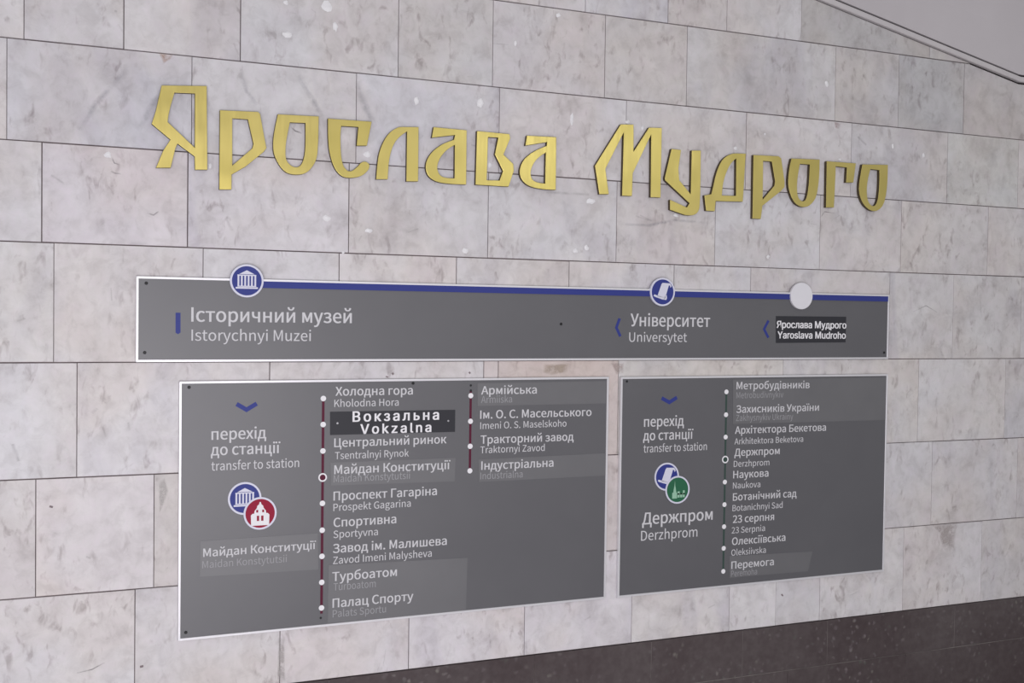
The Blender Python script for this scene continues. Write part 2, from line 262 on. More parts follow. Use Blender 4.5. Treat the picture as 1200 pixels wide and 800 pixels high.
for k in range(9):
    z0, z1 = ROWZ[k], ROWZ[k + 1]
    xs = JOINTS[k]
    for xa, xb in zip(xs, xs[1:]):
        gh = random.choice((.0012, .0014, .0016, .0018)); gv = random.choice((.0007, .0010, .0013))
        if xa > 1.9: gv *= .75; gh *= .9
        pts = [(xa + gv, z0 + gh), (xb - gv, z0 + gh), (xb - gv, z1 - gh), (xa + gv, z1 - gh)]
        full = pts
        for (ca, cb) in zip(CEIL[:2], CEIL[1:3]):
            a, b = -(cb[1] - ca[1]), (cb[0] - ca[0])
            pts = clip(pts, a, b, a * ca[0] + b * ca[1] - (.007 if k == 6 else .003) * b) if pts else pts
        if xb > 3.1668 and z1 <= 2.40: pts = full
        if xa >= 3.1668: pts = clip(full, 0, 1, CEIL[-1][1] - .007)
        if len(pts) < 3 and not (xa < 3.1668 < xb and z0 < 2.41): continue
        col = [random.uniform(.965, 1.02)] * 3
        w = random.uniform(-.010, .010); col = [col[0] + w, col[1], col[2] - w]
        for tx_, tz_, c in TINTS:
            if xa < tx_ < xb and z0 < tz_ < z1: col = list(c)
        dy = random.uniform(0, .0006)
        at = (col, (random.uniform(0, 40), random.uniform(0, 40), random.uniform(0, 40)))
        if xa < 3.1668 < xb and z1 > 2.40:                             # the ceiling line bends to level here
            for q in (clip(pts, 1, 0, 3.1668), clip(clip(full, -1, 0, -3.1668), 0, 1, CEIL[-1][1] - .007)):
                if len(q) > 2: W.plate(q, .006, -dy, 'marble', at)
            continue
        W.plate(pts, .006, -dy, 'marble', at, .0006)
def wall_y(x, z): return -.0008
for x, z, rx, rz in CHIPS:                                        # dabs of white filler
    n = 10; ring = []
    for i in range(n):
        a = 2 * math.pi * i / n; q = random.uniform(.7, 1.15)
        ring.append((x + rx * q * math.cos(a), -.0008, z + rz * q * math.sin(a)))
    mid = [(x + (p[0] - x) * .55, -.0024, z + (p[2] - z) * .55) for p in ring]
    for i in range(n):
        j = (i + 1) % n; W.poly([ring[i], ring[j], mid[j], mid[i]], 'plaster')
    W.poly(mid, 'plaster')
for line, w, deep in MARKS:                                       # pits, scratches and soft veins
    n = len(line); L = []; R = []; Q = []; yq = -.0009 if w < .0075 else -.00083
    k = 1.0 if deep else 1.5
    for i, (x, z) in enumerate(line):
        a = line[max(i - 1, 0)]; b = line[min(i + 1, n - 1)]; ex, ez = b[0] - a[0], b[1] - a[1]; q = math.hypot(ex, ez)
        h = w * k * .5
        L.append((x - ez / q * h, yq, z + ex / q * h)); R.append((x + ez / q * h, yq, z - ex / q * h)); Q.append((x, yq, z))
    for i in range(n - 1):
        if deep: W.poly([R[i], R[i + 1], L[i + 1], L[i]], 'scratch'); continue
        c = (.27, .25, .26) if w < .0075 else (.40, .395, .43); m = .85 if w < .0075 else .40
        e0 = m * (.25 if i == 0 else 1); e1 = m * (.25 if i == n - 2 else 1)
        W.poly([R[i], R[i + 1], Q[i + 1], Q[i]], 'stain', (c, (0, 0, 0), (0, 0, e1, e0)))
        W.poly([Q[i], Q[i + 1], L[i + 1], L[i]], 'stain', (c, (0, 0, 0), (e0, e1, 0, 0)))
for pts, c in STAINS:
    cx = sum(p[0] for p in pts) / len(pts); cz = sum(p[1] for p in pts) / len(pts); n = len(pts)
    rg = [[(cx + (p[0] - cx) * g, -.00086, cz + (p[1] - cz) * g) for p in pts] for g in (.55, 1.12)]
    W.poly(rg[0][::-1], 'stain', (c, (0, 0, 0), [.75] * n))
    for i in range(n):
        j = (i + 1) % n; W.poly([rg[0][i], rg[0][j], rg[1][j], rg[1][i]], 'stain', (c, (0, 0, 0), (.75, .75, 0, 0)))
tag(W.build('wall_back'), kind='structure')

G = MB()                                                          # dark granite base, slabs in two courses
z_top = ROWZ[0] - .0012
gx = [-2.2, -1.6, -.75, .05, .66, 1.28, 1.68, 2.02, 2.36, 2.92, 3.5, 4.2, 4.9, 5.6, 6.4, 7.2]
for xa, xb in zip(gx, gx[1:]): G.plate([(xa + .0005, .3878), (xb - .0005, .3878), (xb - .0005, z_top), (xa + .0005, z_top)], .006, -.0035, 'granite', None, .001)
hx = [-2.2, -1.4, -.5, .35, 1.0, 1.5, 2.2, 2.7, 3.3, 4.0, 4.8, 5.6, 6.4, 7.2]
for xa, xb in zip(hx, hx[1:]): G.plate([(xa + .0005, .0), (xb - .0005, .0), (xb - .0005, .3855), (xa + .0005, .3855)], .006, -.0045, 'granite', None, .0016)
G.box(-2.2, 7.2, -.0030, .004, .3856, .3877, 'dusty')
for x in gx[1:-1]: G.box(x - .0005, x + .0005, -.0026, .004, .388, z_top - .002, 'dusty')
tag(G.build('baseboard_back'), kind='structure')

F = MB(); F.box(-2.2, 7.2, -4.6, .10, -.12, 0, 'paving')
tag(F.build('floor'), kind='structure')

UP = .0275                                                        # height of the moulding
T = MB()
for (xa, za), (xb, zb) in zip(CEIL, CEIL[1:]):
    prof = [(.006, 0), (-.010, 0), (-.012, .003), (-.012, UP - .012), (-.010, UP - .0095), (.006, UP - .0095)]
    for (y0, h0), (y1, h1) in zip(prof, prof[1:]):
        T.poly([(xa, y0, za + h0), (xb, y0, zb + h0), (xb, y1, zb + h1), (xa, y1, za + h1)], 'trim')
    T.poly([(xa, .004, za - .006), (xb, .004, zb - .006), (xb, .004, zb + UP + .02), (xa, .004, za + UP + .02)], 'gap')  # black backing sheet: shadow of the open gaps put into its colour
tag(T.build('trim_1'), kind='structure')
K = MB()                                                          # smooth plaster above the moulding, leaning out a little like the foot of a vault
for (xa, za), (xb, zb) in zip(CEIL, CEIL[1:]):
    top = 3.05
    cols = [(.0, 0.0), (.25, -.012), (.6, -.045), (1.0, -.10)]
    for (h0, y0), (h1, y1) in zip(cols, cols[1:]):
        P = [(x, -.004 + y, z + UP + (top - z - UP) * h) for x, z, h, y in ((xa, za, h0, y0), (xb, zb, h0, y0), (xb, zb, h1, y1), (xa, za, h1, y1))]
        K.poly(P, 'ceiling')
    K.poly([(xa, .004, za + UP), (xb, .004, zb + UP), (xb, -.004, zb + UP), (xa, -.004, za + UP)], 'ceiling')
    K.poly([(xa, -.104, top), (xb, -.104, top), (xb, .004, top), (xa, .004, top)], 'ceiling')
tag(K.build('wall_upper'), kind='structure')

# ------------------------------------------------------------------ gold letters of the station name (outlines in metres on the wall)
LETTERS = [
["Я",[[[0.2093,2.1296],[0.3212,2.1388],[0.324,1.9216],[0.2929,1.9196],[0.2918,1.9542],[0.2492,1.984],[0.244,1.9713],[0.2325,1.9208],[0.1965,1.9185],[0.214,1.9637],[0.2317,1.993],[0.1854,2.0297],[0.1952,2.0631]],[[0.2411,2.1141],[0.2917,2.1165],[0.2921,1.9765],[0.2245,2.0377],[0.2266,2.0549],[0.2317,2.0798]]]],
["р",[[[0.3548,2.0789],[0.4533,2.0828],[0.4585,2.0776],[0.4694,2.0209],[0.4759,1.9886],[0.4686,1.9779],[0.4221,1.9364],[0.3859,1.9128],[0.3856,1.8736],[0.3546,1.8718]],[[0.3867,2.0604],[0.4268,2.0608],[0.4417,1.9974],[0.4386,1.9853],[0.3875,1.9369]]]],
["о",[[[0.5051,2.0808],[0.6152,2.0843],[0.6144,2.0181],[0.6124,1.9765,1],[0.6033,1.9517,1],[0.5804,1.9252,1],[0.5391,1.9217,1],[0.5162,1.9357,1],[0.4967,1.9685,1],[0.4923,1.9932,1],[0.4947,2.0296,1]],[[0.5375,2.0617],[0.5792,2.0632],[0.5799,1.9903,1],[0.5732,1.9578,1],[0.563,1.9438,1],[0.5469,1.9427,1],[0.5304,1.9549,1],[0.5259,1.9728,1],[0.527,2.0071,1]]]],
["с",[[[0.6404,2.0806],[0.7623,2.0819],[0.7494,2.015],[0.7206,2.0129],[0.7249,2.0642],[0.6773,2.0634],[0.6747,2.04,1],[0.6766,1.9879,1],[0.6814,1.9592,1],[0.6934,1.9425,1],[0.707,1.941,1],[0.7231,1.9549,1],[0.7331,1.9677,1],[0.7438,1.972,1],[0.756,1.9669,1],[0.7578,1.9553,1],[0.7502,1.943,1],[0.7334,1.9289,1],[0.7024,1.9225,1],[0.6786,1.9255,1],[0.6578,1.9488,1],[0.6458,1.9858,1],[0.641,2.0229,1]]]],
["л",[[[0.8373,2.0731,1],[0.8514,2.0747],[0.8977,2.0779],[0.8979,1.9256],[0.8637,1.9236],[0.8639,2.0628],[0.8377,2.0435,1],[0.821,2.0157,1],[0.8121,1.9765,1],[0.8097,1.9262],[0.7765,1.9242],[0.7788,1.9597,1],[0.7831,1.9953,1],[0.7949,2.0285,1],[0.8129,2.0565,1]]]],
["а",[[[0.9417,2.0814],[1.0412,2.0802],[1.0418,1.9252],[0.993,1.9238,1],[0.9547,1.9266,1],[0.9305,1.9384,1],[0.9202,1.9569,1],[0.9194,1.9809,1],[0.9347,2.0088,1],[0.9661,2.0351,1],[1.003,2.0504],[1.0057,2.0634],[0.9367,2.051]],[[1.0058,2.0356],[1.0062,1.9411],[0.9839,1.9402,1],[0.9641,1.9441,1],[0.9545,1.9591,1],[0.9541,1.9772,1],[0.9635,1.9988,1],[0.9824,2.0213,1]]]],
["в",[[[1.0727,2.0805],[1.1734,2.0794],[1.1762,2.0673],[1.1555,2.0188],[1.1867,1.9937],[1.1888,1.9741],[1.1728,1.9267],[1.0702,1.9266]],[[1.1068,2.0655],[1.1383,2.0662],[1.1289,2.018],[1.1548,1.9719],[1.1445,1.9433],[1.1045,1.9417]]]],
["а",[[[1.2287,2.0792],[1.3233,2.0819],[1.324,1.9259],[1.2858,1.925,1],[1.2412,1.9299,1],[1.2157,1.9459,1],[1.2059,1.9689,1],[1.2096,1.9908,1],[1.2229,2.0136,1],[1.2566,2.0384,1],[1.2924,2.054],[1.2933,2.0648],[1.224,2.0495]],[[1.2899,2.0342],[1.2891,1.9428],[1.2616,1.9441,1],[1.2456,1.9527,1],[1.2406,1.9711,1],[1.2471,1.9933,1],[1.2638,2.0164,1]]]],
["М",[[[1.5381,2.1369],[1.5822,2.1393],[1.5836,2.0577],[1.6361,2.1348],[1.6812,2.1373],[1.6804,1.9225],[1.6457,1.9219],[1.644,2.1142],[1.5819,1.9913],[1.5804,1.9218],[1.5463,1.9209],[1.5488,2.1134],[1.4878,1.9982],[1.501,1.9231],[1.4692,1.9213],[1.4528,2.0062]]]],
["у",[[[1.7168,2.0753],[1.7511,2.0745],[1.7427,2.016],[1.7464,1.9804],[1.7887,1.939],[1.7897,2.0754],[1.823,2.0778],[1.8242,1.9075,1],[1.8166,1.8817,1],[1.7949,1.8721,1],[1.7701,1.8728],[1.7155,1.8866],[1.7146,1.9178],[1.7758,1.8971],[1.7849,1.9108],[1.6961,1.9766],[1.6944,1.9839]]]],
["д",[[[1.9377,2.0759,1],[1.9553,2.0782],[1.9909,2.0796],[1.9828,1.9258],[1.8812,1.9226],[1.8778,1.8901],[1.8462,1.8902],[1.8389,1.9383],[1.864,1.9432],[1.8699,1.9637,1],[1.8795,2.0078,1],[1.8952,2.0447,1],[1.9139,2.0648,1]],[[1.955,2.0622],[1.9566,1.9432],[1.9037,1.9414],[1.9062,1.9766,1],[1.9166,2.0123,1],[1.9351,2.046,1]]]],
["р",[[[2.0202,2.0776],[2.1177,2.0802],[2.1278,2.074],[2.143,1.9988],[2.143,1.9822],[2.1286,1.9676],[2.0583,1.9169],[2.0526,1.874],[2.0208,1.8739]],[[2.058,2.061],[2.0915,2.0608],[2.1055,1.9994],[2.1032,1.9841],[2.0588,1.9367]]]],
["о",[[[2.1681,2.0764],[2.2812,2.0805],[2.2807,2.0155,1],[2.2717,1.9588,1],[2.2567,1.9369,1],[2.2358,1.9218,1],[2.2057,1.9203,1],[2.1782,1.9361,1],[2.1601,1.9735,1],[2.1557,2.001,1],[2.1604,2.0462,1]],[[2.2024,2.0609],[2.2417,2.0613],[2.2398,1.9954,1],[2.2326,1.953,1],[2.2223,1.9387,1],[2.2052,1.9412,1],[2.1943,1.9579,1],[2.1914,1.9926,1],[2.1965,2.0346,1]]]],
["г",[[[2.3098,2.0771],[2.4304,2.078],[2.4213,2.0132],[2.3912,2.0114],[2.3934,2.0613],[2.3472,2.0626],[2.3462,2.0195],[2.3432,1.9258],[2.3107,1.9242]]]],
["о",[[[2.4577,2.0764],[2.5666,2.0818],[2.5662,2.0146,1],[2.5584,1.9634,1],[2.5455,1.9375,1],[2.5229,1.9219,1],[2.4956,1.922,1],[2.4659,1.9407,1],[2.4493,1.9685,1],[2.4443,1.9968,1],[2.4494,2.0363,1]],[[2.492,2.0626],[2.5305,2.0613],[2.5318,2.0126,1],[2.5267,1.9583,1],[2.5134,1.9376,1],[2.4952,1.9405,1],[2.4813,1.9593,1],[2.4777,1.9988,1],[2.4836,2.035,1]]]]]
LETTER_LABELS = [
    'gold metal capital letter Я with a slanted leg, first letter on the marble wall',
    'gold metal letter р standing right beside the big capital Я',
    'gold metal letter о with a flat top, between the first р and the letter с',
    'gold metal letter с, open on the right, the only с in the wall lettering',
    'gold metal letter л shaped like a narrow arch, right after the с',
    'gold metal letter а between the л and the в',
    'gold metal letter в with a notched right side, the only в on the wall',
    'gold metal letter а that ends the first word, right of the в',
    'big gold metal capital letter М that starts the second word',
    'gold metal letter у with a hooked tail, right after the capital М',
    'gold metal letter д with one small foot, between у and р in the second word',
    'gold metal letter р hanging low in the second word, right of the д',
    'gold metal letter о with a flat top, between р and г of the second word',
    'gold metal letter г with a short drooping arm, next to last on the wall',
    'gold metal letter о, last letter at the right end of the wall lettering']
def smooth(c, n=2):
    pts = [(p[0], p[1], len(p) > 2) for p in c]
    for _ in range(n):
        out = []
        for i, (x, z, k) in enumerate(pts):
            if not k: out.append((x, z, k)); continue
            a = pts[i - 1]; b = pts[(i + 1) % len(pts)]
            out.append((x + .25 * (a[0] - x), z + .25 * (a[1] - z), True)); out.append((x + .25 * (b[0] - x), z + .25 * (b[1] - z), True))
        pts = out
    return [(p[0], p[1]) for p in pts]
LT = .013
for (ch, contours), lab in zip(LETTERS, LETTER_LABELS):
    cs = [smooth(c) for c in contours]
    ax = [p[0] for p in cs[0]]; az = [p[1] for p in cs[0]]
    ox, oz = (min(ax) + max(ax)) / 2, min(az)
    cu = bpy.data.curves.new('letter_outline', 'CURVE'); cu.dimensions = '2D'; cu.fill_mode = 'BOTH'
    bev = .0007; cu.extrude = (LT - 2 * bev) / 2; cu.bevel_depth = bev; cu.bevel_resolution = 1; cu.offset = -bev
    for c in cs:
        sp = cu.splines.new('POLY'); sp.points.add(len(c) - 1); sp.use_cyclic_u = True
        for pt, (x, z) in zip(sp.points, c): pt.co = (x - ox, z - oz, 0, 1)
    tmp = bpy.data.objects.new('letter_outline', cu); COL.objects.link(tmp)
    bpy.context.view_layer.update()
    me = bpy.data.meshes.new_from_object(tmp.evaluated_get(bpy.context.evaluated_depsgraph_get()))
    bpy.data.objects.remove(tmp)
    me.name = 'gold_letter'
    me.transform(Matrix.Translation((0, -LT / 2, 0)) @ Matrix.Rotation(math.pi / 2, 4, 'X'))
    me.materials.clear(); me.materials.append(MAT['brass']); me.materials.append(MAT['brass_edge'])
    for p in me.polygons:
        p.use_smooth = False
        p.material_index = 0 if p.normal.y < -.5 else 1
    o = bpy.data.objects.new('gold_letter', me); COL.objects.link(o); o.location = (ox, -.0004, oz)
    tag(o, lab, 'letter', 'gold letters of the station name')

# ------------------------------------------------------------------ printed lettering: outlines in thousandths of the capital height
GLYPHS = {
"N":{
".":[379,[190,-18,235,-6,267,27,280,76,267,127,235,160,190,172,144,160,112,127,100,76,112,27,144,-6]],
"2":[757,[60,0,689,0,689,108,412,108,248,98,409,262,533,420,613,573,641,724,605,879,504,981,349,1018,234,1000,139,949,55,872,127,801,187,861,257,902,334,917,437,891,498,821,518,719,491,584,407,435,264,266,60,74]],
"3":[757,[359,-18,522,16,637,114,681,267,652,388,576,473,469,521,469,528,563,580,624,660,647,768,609,903,506,988,355,1018,248,1002,156,960,76,899,143,820,205,870,274,904,351,917,441,897,499,842,520,759,494,661,407,593,243,568,243,472,427,447,525,377,554,271,528,172,457,109,351,86,249,102,169,144,104,201,40,120,117,52,221,2]],
"A":[829,[5,0,132,0,229,306,595,306,690,0,824,0,484,1000,344,1000],[261,405,310,559,409,898,415,898,516,559,563,405]],
"B":[896,[138,0,456,0,609,18,729,73,807,165,835,293,809,411,737,490,632,532,632,539,711,586,761,662,778,756,733,897,613,976,434,1000,138,1000],[263,576,263,900,417,900,548,885,627,833,653,739,629,652,551,595,412,576],[263,101,263,477,438,477,587,458,679,399,711,297,678,186,585,122,438,101]],
"D":[939,[138,0,393,0,593,34,739,133,828,291,858,503,828,716,738,871,590,967,387,1000,138,1000],[263,104,263,898,377,898,531,872,641,796,707,672,729,503,707,334,641,209,531,131,377,104]],
"G":[940,[531,-18,656,-3,760,38,839,98,839,518,510,518,510,413,723,413,723,151,675,120,612,100,543,93,400,121,296,203,231,333,209,503,232,672,299,799,404,879,542,907,631,894,701,861,757,813,825,895,756,953,661,999,538,1018,354,982,209,880,114,717,79,499,113,282,206,119,349,17]],
"H":[993,[138,0,263,0,263,472,730,472,730,0,857,0,857,1000,730,1000,730,581,263,581,263,1000,138,1000]],
"I":[400,[138,0,263,0,263,1000,138,1000]],
"K":[881,[138,0,263,0,263,317,435,521,735,0,876,0,514,621,828,1000,685,1000,266,498,263,498,263,1000,138,1000]],
"M":[1108,[138,0,251,0,251,554,235,849,240,849,321,621,510,101,595,101,783,621,864,849,869,849,853,554,853,0,970,0,970,1000,819,1000,628,465,558,256,553,256,480,465,289,1000,138,1000]],
"N":[986,[138,0,256,0,256,525,241,838,247,838,355,632,719,0,849,0,849,1000,729,1000,729,480,746,164,739,164,632,370,266,1000,138,1000]],
"O":[1012,[506,-18,679,19,814,123,902,287,933,503,902,719,814,881,679,982,506,1018,334,982,198,881,111,719,79,503,111,287,198,123,334,19],[506,93,384,122,290,204,230,334,209,503,230,672,290,799,384,879,506,907,629,879,722,799,782,672,804,503,782,334,722,204,629,122]],
"P":[864,[138,0,263,0,263,398,428,398,579,417,695,473,770,569,797,707,770,845,694,935,576,985,423,1000,138,1000],[263,501,263,898,407,898,553,881,642,821,671,707,643,590,557,522,412,501]],
"R":[866,[263,525,263,898,431,898,564,881,646,825,674,720,646,612,564,547,431,525],[686,0,828,0,574,438,693,491,771,585,799,720,754,885,631,974,450,1000,138,1000,138,0,263,0,263,424,443,424]],
"S":[813,[415,-18,596,21,713,122,754,266,727,390,653,475,548,533,407,595,329,631,266,683,240,763,263,840,328,889,427,907,514,896,589,864,655,814,720,895,640,959,540,1002,427,1018,265,983,153,890,112,753,144,630,221,548,315,497,458,434,544,392,604,338,626,255,601,170,529,113,416,93,314,108,220,151,141,217,65,130,163,51,280,0]],
"T":[817,[345,0,472,0,472,894,775,894,775,1000,42,1000,42,894,345,894]],
"U":[984,[492,-18,634,4,748,77,824,210,851,412,851,1000,730,1000,730,409,698,221,613,121,492,93,374,121,291,221,259,409,259,1000,134,1000,134,412,161,210,236,77,350,4]],
"Z":[823,[68,0,759,0,759,108,224,108,752,925,752,1000,116,1000,116,894,596,894,68,76]],
"a":[768,[296,-18,385,-3,467,35,542,89,546,89,557,0,659,0,659,456,633,616,550,722,402,760,289,744,190,708,112,663,160,577,224,615,299,644,382,656,476,629,522,560,535,469,331,434,189,378,107,299,80,192,109,78,185,7],[332,83,265,95,218,133,201,201,232,285,337,346,535,386,535,180,466,126,400,94]],
"b":[843,[452,-18,573,9,676,87,747,212,774,382,754,538,698,657,605,733,479,760,397,746,318,709,246,656,251,789,251,1086,126,1086,126,0,225,0,236,76,241,76,309,26,381,-6],[431,87,377,94,315,118,251,164,251,554,319,609,385,643,447,655,561,620,625,525,644,381,616,223,541,123]],
"c":[696,[417,-18,504,-6,585,26,658,75,603,160,552,122,494,96,428,86,308,122,228,220,199,370,230,519,312,619,432,655,487,647,536,624,580,591,643,673,585,716,514,748,427,760,291,734,177,657,100,535,71,370,97,206,171,84,280,8]],
"d":[846,[378,-18,463,-3,539,35,603,87,607,87,618,0,720,0,720,1086,595,1086,595,801,602,674,538,720,471,749,393,760,271,733,169,655,99,532,72,370,94,205,156,83,252,8],[405,87,295,121,225,218,201,371,230,520,306,619,415,655,475,647,534,622,595,577,595,188,534,132,471,98]],
"e":[756,[426,-18,519,-8,599,19,668,57,625,141,568,109,507,89,439,82,315,114,230,204,194,341,693,341,698,412,664,596,563,717,402,760,279,733,173,655,99,533,71,370,99,206,174,84,287,8],[192,430,231,555,307,633,405,660,504,634,567,556,589,430]],
"f":[443,[45,640,146,640,146,0,270,0,270,640,427,640,427,741,270,741,270,858,282,938,316,987,375,1004,458,984,486,1080,362,1104,240,1074,169,989,146,859,146,741,45,734]],
"g":[769,[375,-341,574,-305,704,-212,750,-85,721,16,635,73,492,91,347,91,269,102,228,130,217,172,223,208,240,236,265,261,374,235,512,266,609,355,645,492,638,553,617,605,585,645,737,645,737,741,479,741,374,760,236,727,136,636,97,495,111,413,147,345,194,296,194,291,155,256,124,210,112,153,121,100,144,60,179,31,179,25,119,-23,82,-81,70,-143,109,-251,216,-318],[374,319,296,341,239,402,217,495,238,589,295,648,374,668,454,648,511,589,532,495,510,402,453,341],[393,-255,277,-239,204,-194,179,-126,186,-83,211,-40,254,0,349,-11,477,-11,560,-20,610,-50,628,-105,599,-178,517,-233]],
"h":[828,[126,0,251,0,251,538,319,600,383,638,453,651,533,630,579,566,593,453,593,0,718,0,718,469,693,628,619,726,491,760,398,743,317,698,246,636,251,789,251,1086,126,1086]],
"i":[375,[126,0,251,0,251,741,126,741],[188,894,232,904,261,933,271,977,261,1019,232,1047,188,1057,145,1047,117,1019,106,977,117,933,145,904]],
"k":[753,[126,0,248,0,248,195,387,357,604,0,739,0,460,442,707,741,568,741,254,351,248,351,248,1086,126,1086]],
"l":[387,[256,-18,329,-7,311,89,285,86,268,91,256,108,251,139,251,1086,126,1086,126,147,139,58,181,2]],
"m":[1263,[126,0,251,0,251,538,316,601,378,638,437,651,514,630,560,566,574,453,574,0,698,0,698,538,765,601,827,638,885,651,963,630,1008,566,1023,453,1023,0,1147,0,1147,469,1123,628,1049,726,924,760,837,742,756,692,678,618,637,694,571,743,473,760,389,743,312,697,243,633,240,633,228,741,126,741]],
"n":[832,[126,0,251,0,251,538,319,600,383,638,453,651,533,630,579,566,593,453,593,0,718,0,718,469,693,628,619,726,491,760,397,743,316,697,243,633,240,633,228,741,126,741]],
"o":[827,[413,-18,543,8,653,84,728,206,756,370,728,535,653,657,543,734,413,760,283,734,174,657,99,535,71,370,99,206,174,84,283,8],[413,86,301,122,226,220,199,370,226,519,301,619,413,655,526,619,602,519,629,370,602,220,526,122]],
"p":[846,[126,-312,251,-312,251,-61,247,68,315,21,384,-8,452,-18,573,9,676,87,747,212,774,382,754,538,698,657,605,733,479,760,394,745,315,707,243,655,240,655,228,741,126,741],[431,87,377,94,316,118,251,164,251,554,320,609,385,643,447,655,561,620,625,525,644,381,616,223,541,123]],
"r":[529,[126,0,251,0,251,476,307,576,372,631,437,648,509,636,532,744,453,760,374,741,302,688,243,606,240,606,228,741,126,741]],
"s":[638,[319,-18,467,13,557,92,588,202,554,314,469,382,363,427,285,459,226,498,203,555,218,609,264,648,341,663,402,654,457,631,509,598,569,675,505,718,427,748,340,760,201,731,115,656,85,550,117,446,198,380,300,336,380,303,444,258,469,195,453,137,405,95,323,79,242,90,170,121,104,168,44,85,123,32,217,-4]],
"t":[514,[357,-18,495,10,471,104,386,83,318,100,282,148,271,225,271,640,473,640,473,741,271,741,271,950,168,950,154,741,37,734,37,640,147,640,147,229,167,99,233,13]],
"u":[828,[342,-18,435,-1,515,46,587,116,591,116,600,0,704,0,704,741,580,741,580,216,513,144,449,103,379,90,300,110,254,174,240,286,240,741,115,741,115,271,139,112,214,15]],
"v":[711,[285,0,431,0,693,741,570,741,430,319,362,101,355,101,286,319,147,741,18,741]],
"x":[679,[20,0,151,0,251,173,326,306,333,306,413,173,523,0,659,0,415,374,640,741,510,741,419,578,353,454,347,454,274,578,175,741,40,741,265,386]],
"y":[711,[138,-319,264,-285,353,-194,415,-63,693,741,572,741,438,330,378,120,371,120,297,330,147,741,18,741,315,-1,299,-57,260,-139,205,-196,132,-217,75,-205,50,-304]],
"z":[648,[48,0,608,0,608,101,205,101,596,674,596,741,90,741,90,640,438,640,48,67]],
"І":[400,[138,0,263,0,263,1000,138,1000]],
"А":[829,[5,0,132,0,229,306,595,306,690,0,824,0,484,1000,344,1000],[261,405,310,559,409,898,415,898,516,559,563,405]],
"Б":[884,[138,0,461,0,610,18,723,74,795,168,820,303,773,464,645,553,456,580,263,580,263,894,754,894,754,1000,138,1000],[263,101,263,482,437,482,581,463,668,404,697,299,669,187,583,122,441,101]],
"Г":[760,[138,0,263,0,263,894,714,894,714,1000,138,1000]],
"Д":[971,[164,0,809,0,809,-286,918,-286,933,31,933,108,821,108,821,1000,317,1000,225,467,176,260,129,149,86,108,40,108,40,31,53,-286,164,-286],[228,108,269,186,307,297,340,446,413,894,694,894,694,108]],
"З":[846,[423,-18,564,2,678,61,755,156,783,284,757,403,685,487,583,531,583,538,664,588,714,665,731,763,691,900,580,987,413,1018,296,1003,193,961,109,898,176,814,244,864,323,896,411,907,512,889,582,836,608,748,583,653,501,595,357,576,276,576,276,477,389,477,536,458,628,396,660,291,628,183,542,116,423,93,317,105,224,143,135,214,65,127,171,45,289,-3]],
"К":[884,[138,0,263,0,263,475,435,475,744,0,880,0,535,532,668,771,719,853,759,889,799,898,835,894,857,1010,801,1018,722,1004,653,949,577,832,437,578,263,578,263,1000,138,1000]],
"М":[1108,[138,0,251,0,251,554,235,849,240,849,321,621,510,101,595,101,783,621,864,849,869,849,853,554,853,0,970,0,970,1000,819,1000,628,465,558,256,553,256,480,465,289,1000,138,1000]],
"Н":[993,[138,0,263,0,263,472,730,472,730,0,857,0,857,1000,730,1000,730,581,263,581,263,1000,138,1000]],
"О":[1012,[506,-18,679,19,814,123,902,287,933,503,902,719,814,881,679,982,506,1018,334,982,198,881,111,719,79,503,111,287,198,123,334,19],[506,93,384,122,290,204,230,334,209,503,230,672,290,799,384,879,506,907,629,879,722,799,782,672,804,503,782,334,722,204,629,122]],
"П":[984,[138,0,263,0,263,894,720,894,720,0,846,0,846,1000,138,1000]],
"С":[870,[514,-18,634,-1,735,48,821,126,752,206,684,145,608,106,520,93,391,121,293,203,230,333,209,503,231,672,296,799,395,879,524,907,603,895,671,862,729,813,797,895,727,955,635,1000,523,1018,346,982,206,880,113,717,79,499,112,282,203,119,341,17]],
"Т":[817,[345,0,472,0,472,894,775,894,775,1000,42,1000,42,894,345,894]],
"У":[784,[207,-18,316,6,395,75,453,181,783,1000,653,1000,480,554,411,357,405,357,329,554,141,1000,8,1000,348,235,327,180,296,134,254,108,198,100,135,111,108,-3]],
"Х":[782,[23,0,157,0,300,270,381,432,386,432,472,270,621,0,760,0,467,510,739,1000,607,1000,473,745,402,598,397,598,318,745,181,1000,42,1000,315,517]],
"Ц":[980,[816,-286,926,-286,939,31,939,108,828,108,828,1000,701,1000,701,108,263,108,263,1000,138,1000,138,0,816,0]],
"а":[768,[296,-18,385,-3,467,35,542,89,546,89,557,0,659,0,659,456,633,616,550,722,402,760,289,744,190,708,112,663,160,577,224,615,299,644,382,656,476,629,522,560,535,469,331,434,189,378,107,299,80,192,109,78,185,7],[332,83,265,95,218,133,201,201,232,285,337,346,535,386,535,180,466,126,400,94]],
"б":[829,[431,-18,557,9,660,86,730,207,756,367,717,553,613,672,458,714,366,699,280,657,206,587,239,769,308,872,417,923,572,952,723,1000,700,1113,546,1071,354,1026,208,932,115,752,82,449,105,250,173,104,283,13],[201,483,278,563,353,606,427,618,537,587,604,500,628,367,602,220,532,122,430,86,303,126,226,242,201,426]],
"в":[774,[126,0,423,0,574,22,677,91,715,211,693,300,637,358,559,389,559,394,625,427,667,480,682,553,648,661,553,722,409,741,126,741],[248,430,248,652,397,652,491,639,544,601,561,542,543,482,488,444,389,430],[248,89,248,341,401,341,506,326,570,284,592,220,572,149,511,104,408,89]],
"г":[626,[126,0,251,0,251,640,587,640,587,741,126,741]],
"д":[810,[150,0,656,0,656,-262,764,-262,776,23,776,101,668,101,668,741,210,741,171,412,139,230,105,139,65,101,30,101,30,23,42,-262,150,-262],[198,101,231,166,259,260,280,389,308,640,544,640,544,101]],
